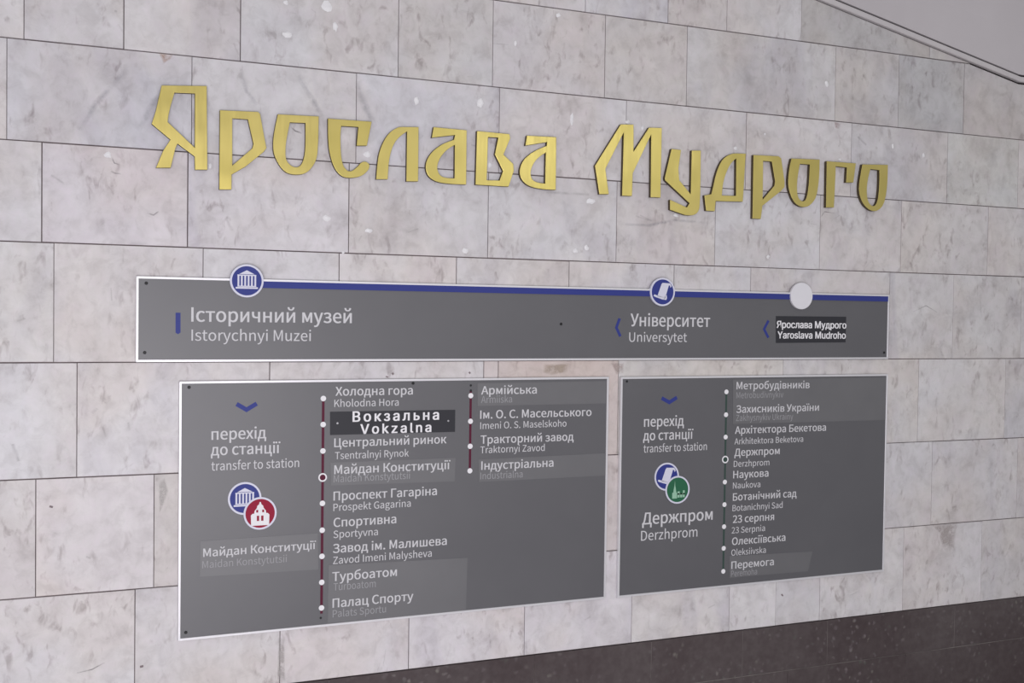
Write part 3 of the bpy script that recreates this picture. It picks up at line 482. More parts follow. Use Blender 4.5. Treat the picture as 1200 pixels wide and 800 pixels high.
"е":[756,[426,-18,519,-8,599,19,668,57,625,141,568,109,507,89,439,82,315,114,230,204,194,341,693,341,698,412,664,596,563,717,402,760,279,733,173,655,99,533,71,370,99,206,174,84,287,8],[192,430,231,555,307,633,405,660,504,634,567,556,589,430]],
"ж":[1037,[20,0,154,0,341,334,462,334,462,0,574,0,574,334,696,334,881,0,1016,0,783,387,843,538,877,602,913,631,950,638,974,634,996,752,952,760,879,747,815,698,759,602,692,435,574,435,574,741,462,741,462,435,345,435,278,602,222,698,158,747,85,760,40,752,63,634,87,638,124,631,159,602,194,538,254,387]],
"з":[696,[337,-18,484,9,592,86,634,205,614,294,559,354,480,387,480,394,547,434,589,491,603,559,565,671,468,738,334,760,235,750,149,721,75,677,126,595,185,631,250,653,327,660,408,648,462,610,482,547,462,485,403,444,304,430,218,430,218,341,321,341,424,327,488,285,510,216,485,144,419,98,326,82,252,89,179,112,111,156,56,75,145,20,237,-9]],
"и":[861,[126,0,241,0,523,424,621,584,628,584,614,310,614,0,735,0,735,741,619,741,338,317,240,158,235,158,247,431,247,741,126,741]],
"й":[861,[126,0,241,0,523,424,621,584,628,584,614,310,614,0,735,0,735,741,619,741,338,317,240,158,235,158,247,431,247,741,126,741],[435,873,571,908,646,994,673,1108,570,1108,556,1028,514,970,435,948,354,970,311,1028,297,1108,195,1108,222,994,298,908]],
"к":[759,[126,0,251,0,251,334,396,334,603,0,738,0,487,389,551,538,586,603,621,632,658,638,682,634,704,752,660,760,587,749,525,702,467,602,393,435,251,435,251,741,126,741]],
"л":[809,[83,-18,177,10,242,91,278,228,327,640,558,640,558,0,683,0,683,741,229,741,172,259,152,170,119,119,72,102,38,108,15,-7]],
"м":[965,[126,0,237,0,237,334,224,589,229,589,297,415,442,70,524,70,666,415,735,589,741,589,727,334,727,0,840,0,840,741,697,741,555,393,488,213,482,213,415,393,269,741,126,741]],
"н":[858,[126,0,251,0,251,330,607,330,607,0,731,0,731,741,607,741,607,439,251,439,251,741,126,741]],
"о":[827,[413,-18,543,8,653,84,728,206,756,370,728,535,653,657,543,734,413,760,283,734,174,657,99,535,71,370,99,206,174,84,283,8],[413,86,301,122,226,220,199,370,226,519,301,619,413,655,526,619,602,519,629,370,602,220,526,122]],
"п":[843,[126,0,251,0,251,640,593,640,593,0,718,0,718,741,126,741]],
"р":[846,[126,-312,251,-312,251,-61,247,68,315,21,384,-8,452,-18,573,9,676,87,747,212,774,382,754,538,698,657,605,733,479,760,394,745,315,707,243,655,240,655,228,741,126,741],[431,87,377,94,316,118,251,164,251,554,320,609,385,643,447,655,561,620,625,525,644,381,616,223,541,123]],
"с":[696,[417,-18,504,-6,585,26,658,75,603,160,552,122,494,96,428,86,308,122,228,220,199,370,230,519,312,619,432,655,487,647,536,624,580,591,643,673,585,716,514,748,427,760,291,734,177,657,100,535,71,370,97,206,171,84,280,8]],
"т":[701,[288,0,412,0,412,640,662,640,662,741,40,741,40,640,288,640]],
"у":[711,[138,-319,264,-285,353,-194,415,-63,693,741,572,741,438,330,378,120,371,120,297,330,147,741,18,741,315,-1,299,-57,260,-139,205,-196,132,-217,75,-205,50,-304]],
"х":[679,[20,0,151,0,251,173,326,306,333,306,413,173,523,0,659,0,415,374,640,741,510,741,419,578,353,454,347,454,274,578,175,741,40,741,265,386]],
"ц":[844,[696,-262,802,-262,814,23,814,101,707,101,707,741,583,741,583,101,251,101,251,741,126,741,126,0,696,0]],
"ч":[780,[531,0,655,0,655,741,531,741,531,396,411,382,299,398,235,449,214,538,214,741,91,741,91,538,126,389,226,306,385,280,531,295]],
"ш":[1142,[126,0,1016,0,1016,741,894,741,894,101,630,101,630,741,512,741,512,101,248,101,248,741,126,741]],
"ь":[748,[126,0,390,0,545,25,648,102,685,236,648,368,545,444,390,468,251,468,251,741,126,741],[251,100,251,371,377,371,480,357,542,312,562,236,542,159,480,114,377,100]],
"я":[783,[417,383,317,399,253,445,231,518,253,590,317,632,417,645,533,645,533,383],[49,0,190,0,394,293,397,293,533,293,533,0,658,0,658,741,396,741,247,720,145,651,106,521,129,421,189,351,276,310]],
"і":[375,[126,0,251,0,251,741,126,741],[188,894,232,904,261,933,271,977,261,1019,232,1047,188,1057,145,1047,117,1019,106,977,117,933,145,904]],
"ї":[375,[126,0,251,0,251,741,126,741],[42,896,81,906,108,933,117,971,108,1010,81,1036,42,1046,3,1036,-24,1010,-34,971,-24,933,3,906],[336,896,374,906,401,933,411,971,401,1010,374,1036,336,1046,296,1036,269,1010,259,971,269,933,296,906]],
" ":[306]},
"I":{
"H":[1016,[118,0,118,1000,245,1000,245,568,771,568,771,1000,898,1000,898,0,771,0,771,456,245,456,245,0]],
"M":[1235,[118,0,118,1000,298,1000,545,368,565,312,588,241,612,165,632,96,604,96,625,162,649,238,672,311,693,368,936,1000,1116,1000,1116,0,991,0,991,572,992,643,993,725,995,812,997,899,1008,899,978,805,947,713,919,633,896,572,672,0,562,0,335,572,313,631,285,710,254,801,220,899,234,899,236,818,238,731,239,646,240,572,240,0]],
"V":[943,[401,0,32,1000,166,1000,378,405,423,270,487,60,461,60,525,271,569,405,776,1000,910,1000,546,0]],
"Y":[928,[400,0,400,409,32,1000,179,1000,378,677,437,574,491,453,440,453,494,576,551,677,749,1000,895,1000,527,409,527,0]],
"a":[765,[314,-17,268,-14,226,-5,186,10,150,30,119,56,94,88,75,124,63,166,60,212,63,252,71,287,85,316,104,341,126,362,152,380,246,414,350,432,459,446,521,462,533,471,539,484,542,501,542,505,524,583,471,633,385,650,293,634,231,591,197,538,81,572,100,615,125,650,154,680,187,704,223,724,261,738,381,756,470,746,562,708,589,688,613,661,634,630,649,591,659,546,662,494,662,0,544,0,544,102,536,102,495,48,423,2],[335,89,377,92,415,101,448,115,476,135,499,157,518,183,531,211,539,241,542,271,542,373,510,358,455,346,394,337,345,330,264,312,203,274,191,255,183,233,181,206,200,142,255,103]],
"d":[834,[384,-16,324,-11,269,5,219,32,175,68,138,113,107,166,85,228,72,296,67,371,72,446,85,514,108,575,138,628,176,673,220,709,270,735,325,750,385,756,428,753,466,745,497,733,565,680,602,628,611,628,611,1000,731,1000,731,0,615,0,615,115,603,115,564,61,496,7,464,-6,427,-13],[402,92,445,96,483,108,517,128,546,154,570,187,589,226,602,270,610,319,613,372,610,425,602,473,589,517,570,555,547,587,518,613,484,633,445,644,402,648,358,644,318,632,284,612,255,585,232,552,213,513,200,470,192,423,189,372,192,321,200,273,213,229,232,190,256,156,285,129,319,108,358,96]],
"h":[806,[223,446,223,0,103,0,103,1000,223,1000,223,565,201,565,227,627,260,676,299,712,344,736,393,751,447,756,495,752,540,742,580,724,616,700,646,669,670,631,688,585,698,532,702,472,702,0,582,0,582,462,577,516,562,562,537,598,503,625,461,642,413,647,378,644,346,637,316,624,289,606,267,583,248,556,235,523,226,487]],
"k":[748,[216,268,216,416,237,416,559,746,708,746,362,392,348,392],[103,0,103,1000,223,1000,223,0],[578,0,291,365,376,450,732,0]],
"l":[372,[274,-5,221,0,178,15,145,40,122,73,108,115,103,166,103,1000,223,1000,223,194,236,122,248,111,265,104,287,102,315,103,334,107,355,5,318,-2]],
"n":[805,[223,446,223,0,103,0,103,746,219,746,220,565,201,565,227,627,260,676,299,712,344,736,393,751,447,756,495,752,540,742,580,724,615,700,645,669,669,631,688,585,698,532,702,472,702,0,582,0,582,462,577,516,562,562,537,598,503,625,461,642,413,647,378,644,346,637,316,624,289,606,267,583,248,556,235,523,226,487]],
"o":[816,[407,-16,343,-11,283,5,230,32,182,69,142,114,110,167,86,228,72,295,67,368,72,443,86,511,110,572,142,626,182,671,230,707,283,734,343,750,407,756,473,750,533,734,587,707,634,671,674,626,706,572,730,511,744,443,749,368,744,295,730,228,706,167,674,114,634,69,587,32,533,5,473,-11],[407,91,455,96,496,108,531,130,561,158,585,192,604,231,617,274,625,320,628,368,625,417,617,464,604,507,585,547,561,581,531,610,496,631,455,644,407,648,361,644,320,631,285,610,256,581,232,547,213,508,200,464,192,418,189,368,192,320,200,274,213,231,232,192,256,158,285,130,320,108,361,96]],
"r":[509,[103,0,103,746,219,746,219,631,227,631,244,666,268,696,300,722,336,741,376,753,419,756,451,756,479,754,479,634,452,638,407,640,373,638,342,631,313,618,287,602,265,582,247,557,234,530,226,499,223,466,223,0]],
"s":[717,[358,-16,308,-14,262,-6,220,7,183,24,150,47,121,74,98,107,81,144,70,185,185,209,198,172,218,142,244,118,276,102,314,93,356,89,405,93,446,104,481,122,506,146,522,173,527,202,524,227,515,248,499,267,478,282,450,295,417,305,293,334,231,353,181,378,142,409,114,446,98,489,92,538,96,579,108,617,128,652,155,682,188,707,226,728,270,743,317,753,368,756,416,753,460,745,499,732,533,715,563,693,588,667,637,570,527,545,515,572,499,597,477,620,449,639,412,650,368,654,326,650,289,640,257,623,233,600,218,574,213,545,217,519,227,497,244,478,338,438,451,411,513,392,563,368,602,337,629,300,646,258,651,209,647,167,635,128,614,93,586,61,552,34,511,13,464,-3,413,-13]],
"u":[806,[358,-10,310,-7,266,4,226,21,190,45,160,77,136,115,118,161,107,214,103,273,103,746,223,746,223,283,229,229,244,184,269,147,303,120,345,104,393,99,428,101,460,109,490,122,516,140,539,163,557,190,571,223,579,259,582,300,582,746,702,746,702,0,586,0,586,181,604,181,578,118,545,69,505,33,461,9,412,-5]],
"v":[765,[319,0,34,746,166,746,325,305,367,171,404,41,362,41,399,171,440,305,599,746,730,746,445,0]],
"x":[744,[41,0,337,429,336,336,56,746,197,746,290,601,352,498,407,405,345,405,398,498,458,601,554,746,691,746,410,332,410,421,703,0,564,0,454,168,393,267,340,357,402,357,351,267,291,168,180,0]],
"z":[748,[82,0,82,90,499,628,499,635,94,635,94,746,654,746,654,650,248,118,248,111,666,111,666,0]],
"В":[897,[118,0,118,1000,474,1000,539,996,597,984,646,964,688,938,722,906,749,869,767,827,779,783,783,735,780,695,773,660,760,629,700,562,619,524,619,515,651,510,682,499,714,483,743,460,769,432,791,399,808,361,818,317,821,268,818,219,806,173,787,131,759,94,722,62,677,35,623,16,558,4,485,0],[245,112,481,112,552,117,607,132,648,157,676,189,693,226,699,268,696,301,687,332,673,361,654,388,630,410,601,429,567,443,530,451,488,454,245,454],[245,561,468,561,566,582,593,598,616,618,635,642,649,669,658,699,660,732,655,773,640,811,614,843,578,868,531,883,472,888,245,888]],
"М":[1235,[118,0,118,1000,298,1000,545,368,565,312,588,241,612,165,632,96,604,96,625,162,649,238,672,311,693,368,936,1000,1116,1000,1116,0,991,0,991,572,992,643,993,725,995,812,997,899,1008,899,978,805,947,713,919,633,896,572,672,0,562,0,335,572,313,631,285,710,254,801,220,899,234,899,236,818,238,731,239,646,240,572,240,0]],
"Я":[883,[764,0,638,0,638,889,426,889,376,886,334,878,298,864,269,846,245,823,227,796,214,765,207,730,204,692,207,655,214,621,227,591,245,564,269,542,298,524,333,512,376,504,424,501,694,501,694,389,419,389,347,393,284,406,229,427,183,456,145,491,115,534,95,582,82,634,78,692,82,750,94,803,115,851,144,894,182,931,228,960,283,982,346,996,419,1000,764,1000],[189,0,42,0,288,450,431,450]],
"а":[765,[314,-17,268,-14,226,-5,186,10,150,30,119,56,94,88,75,124,63,166,60,212,63,252,71,287,85,316,104,341,126,362,152,380,246,414,350,432,459,446,521,462,533,471,539,484,542,501,542,505,524,583,471,633,385,650,293,634,231,591,197,538,81,572,100,615,125,650,154,680,187,704,223,724,261,738,381,756,470,746,562,708,589,688,613,661,634,630,649,591,659,546,662,494,662,0,544,0,544,102,536,102,495,48,423,2],[335,89,377,92,415,101,448,115,476,135,499,157,518,183,531,211,539,241,542,271,542,373,510,358,455,346,394,337,345,330,264,312,203,274,191,255,183,233,181,206,200,142,255,103]],
"в":[770,[103,0,103,746,409,746,485,740,549,722,603,692,643,652,667,603,675,547,671,506,658,472,636,443,607,421,572,404,531,392,613,363,679,299,693,271,701,238,704,201,701,164,691,130,674,98,651,70,623,46,589,26,550,12,505,3,456,0],[217,109,456,109,492,112,523,122,548,137,566,157,577,182,581,211,577,247,566,276,548,300,523,318,492,329,456,332,217,332],[217,433,410,433,452,436,487,445,516,461,537,482,550,507,554,537,550,566,537,590,516,610,487,625,451,633,409,636,217,636]],
"г":[597,[569,746,569,635,223,635,223,0,103,0,103,746]],
"д":[840,[26,-215,26,111,87,111,127,162,156,229,177,322,192,454,217,746,700,746,700,111,814,111,814,-215,695,-215,695,0,146,0,146,-215],[223,111,581,111,581,635,326,635,309,454,280,249,266,195,247,149]],
"з":[675,[336,-9,288,-6,242,2,199,15,160,34,127,57,100,84,79,115,67,150,62,187,184,187,190,162,206,140,231,120,262,105,297,96,336,93,379,97,415,109,447,128,470,152,485,181,489,213,484,247,469,277,444,302,410,321,368,332,320,336,270,336,270,426,320,426,360,430,396,440,426,458,450,482,464,510,468,543,465,574,453,602,433,625,407,642,376,653,340,656,303,653,270,644,239,628,215,607,200,582,194,552,78,552,83,591,95,626,115,658,142,687,173,710,210,729,251,743,294,752,340,754,388,751,432,742,470,727,504,706,533,681,556,652,572,620,583,585,586,548,581,507,568,471,545,441,515,416,481,398,443,387,443,382,495,370,538,350,571,322,595,288,610,249,615,205,611,166,599,129,579,95,552,65,519,39,480,19,436,4,388,-6]],
"к":[740,[103,0,103,746,223,746,223,423,299,423,566,746,719,746,419,385,723,0,570,0,328,312,223,312,223,0]],
"л":[787,[13,0,13,111,40,111,95,123,132,169,153,261,165,414,179,746,684,746,684,0,563,0,563,635,293,635,281,372,254,165,236,115,213,73,185,41,149,18,105,5,54,0]],
"н":[803,[607,438,607,328,195,328,195,438],[223,746,223,0,103,0,103,746],[699,746,699,0,579,0,579,746]],
"о":[816,[407,-16,343,-11,283,5,230,32,182,69,142,114,110,167,86,228,72,295,67,368,72,443,86,511,110,572,142,626,182,671,230,707,283,734,343,750,407,756,473,750,533,734,587,707,634,671,674,626,706,572,730,511,744,443,749,368,744,295,730,228,706,167,674,114,634,69,587,32,533,5,473,-11],[407,91,455,96,496,108,531,130,561,158,585,192,604,231,617,274,625,320,628,368,625,417,617,464,604,507,585,547,561,581,531,610,496,631,455,644,407,648,361,644,320,631,285,610,256,581,232,547,213,508,200,464,192,418,189,368,192,320,200,274,213,231,232,192,256,158,285,130,320,108,361,96]],
"р":[834,[103,-281,103,746,220,746,220,628,232,628,270,680,337,733,369,745,406,753,450,756,510,750,565,735,615,709,659,673,697,628,727,575,749,514,763,446,767,371,763,296,749,228,727,166,697,113,660,68,616,32,566,5,511,-11,451,-16,408,-13,371,-6,339,7,271,61,232,115,223,115,223,-281],[433,92,477,96,515,108,549,129,578,156,602,190,621,229,634,273,642,321,645,372,642,423,634,470,621,513,603,552,579,585,550,612,516,632,477,644,433,648,389,644,351,633,317,613,288,587,264,555,246,517,232,473,224,425,221,372,224,319,232,270,246,226,265,187,289,154,318,128,352,108,390,96]],
"с":[778,[407,-16,343,-11,283,5,230,32,182,69,142,114,110,167,86,228,72,295,67,368,72,443,86,511,110,572,142,626,182,671,230,707,283,734,343,750,407,756,511,741,600,700,668,633,711,544,595,515,571,568,531,611,476,639,407,648,361,644,320,631,285,610,256,581,232,547,213,508,200,464,192,418,189,368,192,320,200,274,213,231,232,192,256,158,285,130,320,108,361,96,407,91,477,101,532,130,573,174,598,230,713,201,671,110,602,42,512,-1]],
"у":[765,[93,-272,121,-168,140,-172,204,-175,256,-145,296,-70,319,-3,34,746,166,746,325,305,367,170,404,41,361,41,398,171,440,305,600,746,730,746,401,-114,347,-210,274,-267,180,-285,127,-281]],
"ь":[762,[205,480,421,480,477,476,526,466,570,449,608,426,639,398,663,365,681,327,691,287,695,242,691,199,680,158,663,119,638,85,607,56,570,32,526,14,477,4,421,0,103,0,103,746,223,746,223,111,421,111,463,115,500,126,531,146,555,172,569,202,574,238,569,274,555,305,531,332,500,352,463,364,421,368,205,368]],
" ":[369]}}
def sarea(c): return sum(c[i - 1][0] * c[i][1] - c[i][0] * c[i - 1][1] for i in range(len(c))) / 2
def inside(p, c):
    r = False
    for i in range(len(c)):
        a, b = c[i - 1], c[i]
        if (a[1] > p[1]) != (b[1] > p[1]) and p[0] < (b[0] - a[0]) * (p[1] - a[1]) / (b[1] - a[1]) + a[0]: r = not r
    return r
_gm = {}
def glyph_tris(f, ch):
    if (f, ch) in _gm: return _gm[f, ch]
    cs = [[(c[i], c[i + 1]) for i in range(0, len(c), 2)] for c in GLYPHS[f][ch][1:]]
    V = []; Tn = []
    if cs:
        big = max(cs, key=lambda c: abs(sarea(c))); sg = 1 if sarea(big) > 0 else -1
        outer = [c for c in cs if sarea(c) * sg > 0]; hole = [c for c in cs if sarea(c) * sg < 0]
        for o in outer:
            loops = [o] + [h for h in hole if inside(h[0], o)]
            pts = [p for l in loops for p in l]
            b = len(V); V += pts
            for t in tessellate_polygon([[Vector((x, y, 0)) for x, y in l] for l in loops]):
                a, bb, c = (pts[i] for i in t)
                cr = (bb[0] - a[0]) * (c[1] - a[1]) - (bb[1] - a[1]) * (c[0] - a[0])
                Tn.append(tuple(b + i for i in (t if cr > 0 else t[::-1])))
    _gm[f, ch] = (V, Tn); return V, Tn
STRIKE = {'B': [(-20, -7), (20, -7), (-20, 7), (20, 7)], 'L': [(-4, 0), (4, 0)], 'F': [(0, 0)], 'S': [(-38, -12), (0, -12), (38, -12), (-38, 12), (0, 12), (38, 12)]}
def text(name, row, y, parent, org, key, track=False):
    s, st, x0, x1, zb, h = row
    f0 = 'I' if st == 'S' else 'N'
    fm = lambda ch: 'N' if ch == 'ь' else f0
    def lay(tr):
        pen = 0; out = []
        for ch in s:
            out.append((ch, pen)); pen += GLYPHS[fm(ch)][ch][0] + tr
        xs = [p + v[0] for ch, p in out for v in glyph_tris(fm(ch), ch)[0]]
        return out, min(xs), max(xs)
    out, a, b = lay(0); sz = h / 1000
    if track:
        tr = ((x1 - x0) / sz - (b - a)) / (len(s) - 1); out, a, b = lay(tr)
    sx = (x1 - x0) / (b - a)
    m = MB()
    for q, (dx, dz) in enumerate(STRIKE[st]):
        for ch, p in out:
            V, Tn = glyph_tris(fm(ch), ch)
            for t in Tn:
                m.poly([(x0 + (p + V[i][0] - a + dx) * sx, y - q * .00001, zb + (V[i][1] + dz) * sz) for i in t], key)
    return m.build(name, parent, org)

# ------------------------------------------------------------------ the three grey signs
RECTS = [[0.1499,1.42,2.5867,1.6401],[0.257,0.69,1.5113,1.3695],[1.5527,0.6884,2.5876,1.3684]]
DISC = [[0.4266,1.6346,0.0441],[1.6913,1.6313,0.0436],[2.2157,1.6289,0.0429],[0.4259,1.0553,0.0431],[0.4664,1.0134,0.0436],[1.7202,1.0547,0.0439],[1.7589,1.012,0.0442]]
DOTSL = [[0.6355,1.3184],[0.6357,1.2471],[0.6354,1.1745],[0.6358,1.1018],[0.6345,1.0306],[0.6345,0.9566],[0.6344,0.8846],[0.6346,0.8128],[0.6342,0.7421]]
DOTSM = [[1.0646,1.3191],[1.0647,1.245],[1.0646,1.1726],[1.0634,1.1014]]
DOTSR = [[1.9376,1.3171],[1.9369,1.2438],[1.9364,1.1721],[1.936,1.1],[1.9356,1.0276],[1.9355,0.9551],[1.9341,0.884],[1.9339,0.8141],[1.9332,0.7398]]
TAIL = [[0.6339,0.7263],[0.6331,0.7146],[1.0642,1.3487],[1.0644,1.3339]]
SCREWS = [[[0.1745,1.6225],[0.1714,1.4445],[1.3488,1.5287],[2.5696,1.4422]],[[0.2816,1.3538],[0.2769,0.7106],[0.8903,1.3572]],[[1.5744,1.3546],[2.5651,0.7144]]]
SSCREWS = [[0.6744,1.2496],[0.9962,1.248]]
BAR = [[0.2468,1.5477],[0.259,1.5479],[0.2593,1.4965],[0.2532,1.4921],[0.247,1.4958]]
CHEV = [[[1.5459,1.5475],[1.535,1.5195],[1.5492,1.4928]],[[2.0921,1.5467],[2.0754,1.5188],[2.0927,1.4912]],[[0.4029,1.3078],[0.429,1.292],[0.4557,1.3079]],[[1.6978,1.3013],[1.7256,1.2875],[1.7527,1.3022]]]
TOP = [["Історичний музей","B",0.2866,0.7115,1.5254,0.0369],["Istorychnyi Muzei","L",0.2869,0.5995,1.4755,0.029],["Університет","B",1.5841,1.8692,1.5244,0.0384],["Universytet","L",1.5799,1.7854,1.4764,0.0288]]
LEFT = [["перехід","B",0.3394,0.4809,1.2146,0.0301],["до станції","B",0.3381,0.5188,1.1734,0.0296],["transfer to station","L",0.3392,0.5702,1.1332,0.0238],["Холодна гора","B",0.6689,0.8894,1.3255,0.024],["Kholodna Hora","L",0.6656,0.8487,1.2946,0.0199],["Центральний ринок","B",0.6666,0.9914,1.184,0.0238],["Tsentralnyi Rynok","L",0.6686,0.8798,1.1503,0.0198],["Проспект Гагаріна","B",0.666,0.9644,1.0366,0.0243],["Prospekt Gagarina","L",0.6656,0.8872,1.0074,0.02],["Спортивна","B",0.6667,0.8449,0.9632,0.0248],["Sportyvna","L",0.6663,0.7923,0.9327,0.0201],["Завод ім. Малишева","B",0.6657,0.9959,0.8914,0.0244],["Zavod Imeni Malysheva","L",0.666,0.9512,0.8606,0.0202],["Ім. О. С. Масельського","B",1.0945,1.4541,1.2516,0.0238],["Imeni O. S. Maselskoho","L",1.0949,1.3712,1.2215,0.0197],["Тракторний завод","B",1.0967,1.3952,1.1788,0.0238],["Traktornyi Zavod","L",1.0958,1.3007,1.151,0.0196]]
RIGHT = [["перехід","B",1.6369,1.7791,1.2133,0.0315],["до станції","B",1.6347,1.8144,1.1708,0.03],["transfer to station","L",1.6366,1.8657,1.1331,0.0243],["Держпром","B",1.6361,1.8911,0.9093,0.0364],["Derzhprom","L",1.6325,1.8361,0.859,0.0306],["Архітектора Бекетова","B",1.9709,2.3303,1.1813,0.0237],["Arkhitektora Beketova","L",1.9694,2.2386,1.147,0.0195],["Держпром","B",1.9702,2.145,1.1095,0.0237],["Derzhprom","L",1.968,2.1057,1.0746,0.0196],["Наукова","B",1.9671,2.1025,1.038,0.0237],["Naukova","L",1.9665,2.0719,1.0047,0.0196],["Ботанічний сад","B",1.9674,2.2158,0.9655,0.0237],["Botanichnyi Sad","L",1.9664,2.161,0.9319,0.0196],["23 серпня","B",1.9689,2.128,0.8937,0.0237],["23 Serpnia","L",1.965,2.0932,0.86,0.0196],["Олексіївська","B",1.9671,2.1744,0.8222,0.0238],["Oleksiivska","L",1.9649,2.0982,0.7879,0.0196]]
TS = [[[[2.1206,1.5617],[2.405,1.5629],[2.4043,1.4768],[2.1226,1.4741]],"dark",[["Ярослава Мудрого","S",2.1245,2.4053,1.5234,0.0228],["Yaroslava Mudroho","S",2.1286,2.4037,1.4891,0.0226]]]]
LS = [[[[0.3127,0.9483],[0.6226,0.9493],[0.6251,0.8492],[0.3118,0.8547]],"grey",[["Майдан Конституції","B",0.3201,0.6177,0.9064,0.0219],["Maidan Konstytutsii","F",0.3175,0.5388,0.8764,0.019]]],[[[0.6539,1.2817],[1.0173,1.2793],[1.0174,1.2159],[0.6544,1.2176]],"dark",[["Вокзальна","S",0.7178,0.9674,1.2526,0.0284],["Vokzalna","S",0.7399,0.9448,1.2181,0.027]]],[[[0.6563,1.1414],[1.0198,1.1407],[1.0181,1.0731],[0.6585,1.0785]],"grey",[["Майдан Конституції","B",0.6673,1.004,1.1094,0.0245],["Maidan Konstytutsii","F",0.6656,0.8838,1.0868,0.0198]]],[[[0.6534,0.8588],[1.0601,0.849],[1.0574,0.6932],[0.6525,0.6981]],"grey",[["Турбоатом","B",0.6645,0.8481,0.8135,0.0248],["Turboatom","F",0.6676,0.7874,0.7871,0.0204],["Палац Спорту","B",0.6659,0.8971,0.7399,0.0247],["Palats Sportu","F",0.6661,0.8178,0.7129,0.0201]]],[[[1.0844,1.3546],[1.5046,1.3566],[1.5057,1.2883],[1.0853,1.289]],"grey",[["Армійська","B",1.0967,1.2718,1.3222,0.0238],["Armiiska","F",1.0962,1.1934,1.2974,0.0199]]],[[[1.0905,1.133],[1.5063,1.1363],[1.5074,1.0678],[1.0921,1.0678]],"grey",[["Індустріальна","B",1.0996,1.3294,1.1028,0.0244],["Industrialna","F",1.0968,1.2301,1.0751,0.0199]]]]
RS = [[[[1.9591,1.3562],[2.5803,1.3572],[2.5798,1.2109],[1.9621,1.2134]],"grey",[["Метробудівників","B",1.9734,2.2594,1.3247,0.0236],["Metrobudivnykiv","F",1.973,2.1555,1.2956,0.0198],["Захисників України","B",1.974,2.2992,1.2489,0.0236],["Zakhysnykiv Ukrainy","F",1.9733,2.196,1.2225,0.0198]]],[[[1.9581,0.787],[2.2848,0.7788],[2.2683,0.714],[1.9596,0.7169]],"grey",[["Перемога","B",1.9658,2.1298,0.7452,0.0238],["Peremoha","F",1.9651,2.065,0.7201,0.0194]]]]
YB, YF, YT = -.0100, -.0125, -.0104                               # board face, frame face, print
FW = .0062                                                        # width of the silver frame
def board_and_frame(root, rect, org):
    x0, z0, x1, z1 = rect
    m = MB(); m.box(x0 + FW * .8, x1 - FW * .8, YB, -.0015, z0 + FW * .8, z1 - FW * .8, 'board'); m.build('board', root, org)
    m = MB()
    O = [(x0, z0), (x1, z0), (x1, z1), (x0, z1)]; I = [(x0 + FW, z0 + FW), (x1 - FW, z0 + FW), (x1 - FW, z1 - FW), (x0 + FW, z1 - FW)]
    for i in range(4):
        j = (i + 1) % 4; m.plate([O[i], O[j], I[j], I[i]], -.0012, YF, 'alu', None, .0006)
    tag(m.build('frame', root, org), 'silver aluminium frame')
def strip(name, x0, x1, z0, z1, key, root, org, y=YT, lab=None):
    m = MB(); m.box(x0, x1, y, YB + .001, z0, z1, key); return tag(m.build(name, root, org), lab)
def ribbon(name, pts, w, key, root, org):
    """a chevron of even width through three points"""
    m = MB()
    n = [(b[0] - a[0], b[1] - a[1]) for a, b in zip(pts, pts[1:])]
    n = [(-e[1] / math.hypot(*e), e[0] / math.hypot(*e)) for e in n]
    mid = (n[0][0] + n[1][0], n[0][1] + n[1][1]); k = 2 / (mid[0] ** 2 + mid[1] ** 2); mid = (mid[0] * k, mid[1] * k)
    off = [n[0], mid, n[1]]
    A = [(p[0] + o[0] * w / 2, p[1] + o[1] * w / 2) for p, o in zip(pts, off)]; B = [(p[0] - o[0] * w / 2, p[1] - o[1] * w / 2) for p, o in zip(pts, off)]
    for i in range(2): m.poly([(q[0], YT, q[1]) for q in (B[i], B[i + 1], A[i + 1], A[i])], key)
    return m.build(name, root, org)
def screws(pts, root, org, key='screw', y=YB, r=.0042):
    for x, z in pts:
        m = MB(); m.disc(x, z, r, y + .001, y - .0022, key, 14, .0012); m.build('screw', root, org)
def patch(name, corners, key, root, org):
    m = MB(); m.plate([corners[3], corners[2], corners[1], corners[0]], YB + .0005, YB - .0008, key); return m.build(name, root, org)
def flat(m, pts, y, key): m.poly([(p[0], y, p[1]) for p in pts], key)
def R4(x, z, s, q): return [(x + a * s, z + b * s) for a, b in q]
def rectp(x0, x1, z0, z1): return [(x0, z0), (x1, z0), (x1, z1), (x0, z1)]
def museum(m, x, z, s, y, key):
    flat(m, R4(x, z, s, [(-.46, .40), (.46, .40), (0, .64)]), y, key)
    flat(m, R4(x, z, s, rectp(-.56, .56, .30, .37)), y, key)
    for k in range(6):
        c = -.5 + k * .2; flat(m, R4(x, z, s, rectp(c - .052, c + .052, -.30, .30)), y, key)
    flat(m, R4(x, z, s, rectp(-.56, .56, -.36, -.30)), y, key)
    flat(m, R4(x, z, s, rectp(-.66, .66, -.48, -.38)), y, key)
def scroll(m, x, z, s, y, key):
    flat(m, R4(x, z, s, [(-.42, -.30), (.22, -.42), (.50, .48), (-.10, .55)]), y, key)
    flat(m, R4(x, z, s, [(-.10, .55), (.50, .48), (.62, .44), (.66, .54), (.58, .62), (-.02, .64)]), y, key)
    flat(m, R4(x, z, s, [(.62, .44), (.66, .54), (.72, .42), (.66, .32), (.60, .36)]), y, key)
    flat(m, R4(x, z, s, [(-.74, -.28), (-.60, -.36), (.02, -.54), (.12, -.52), (.22, -.42), (-.42, -.26), (-.66, -.18)]), y, key)
    flat(m, R4(x, z, s, [(.02, -.54), (.30, -.56), (.36, -.44), (.34, -.22), (.22, -.30), (.12, -.50)]), y, key)
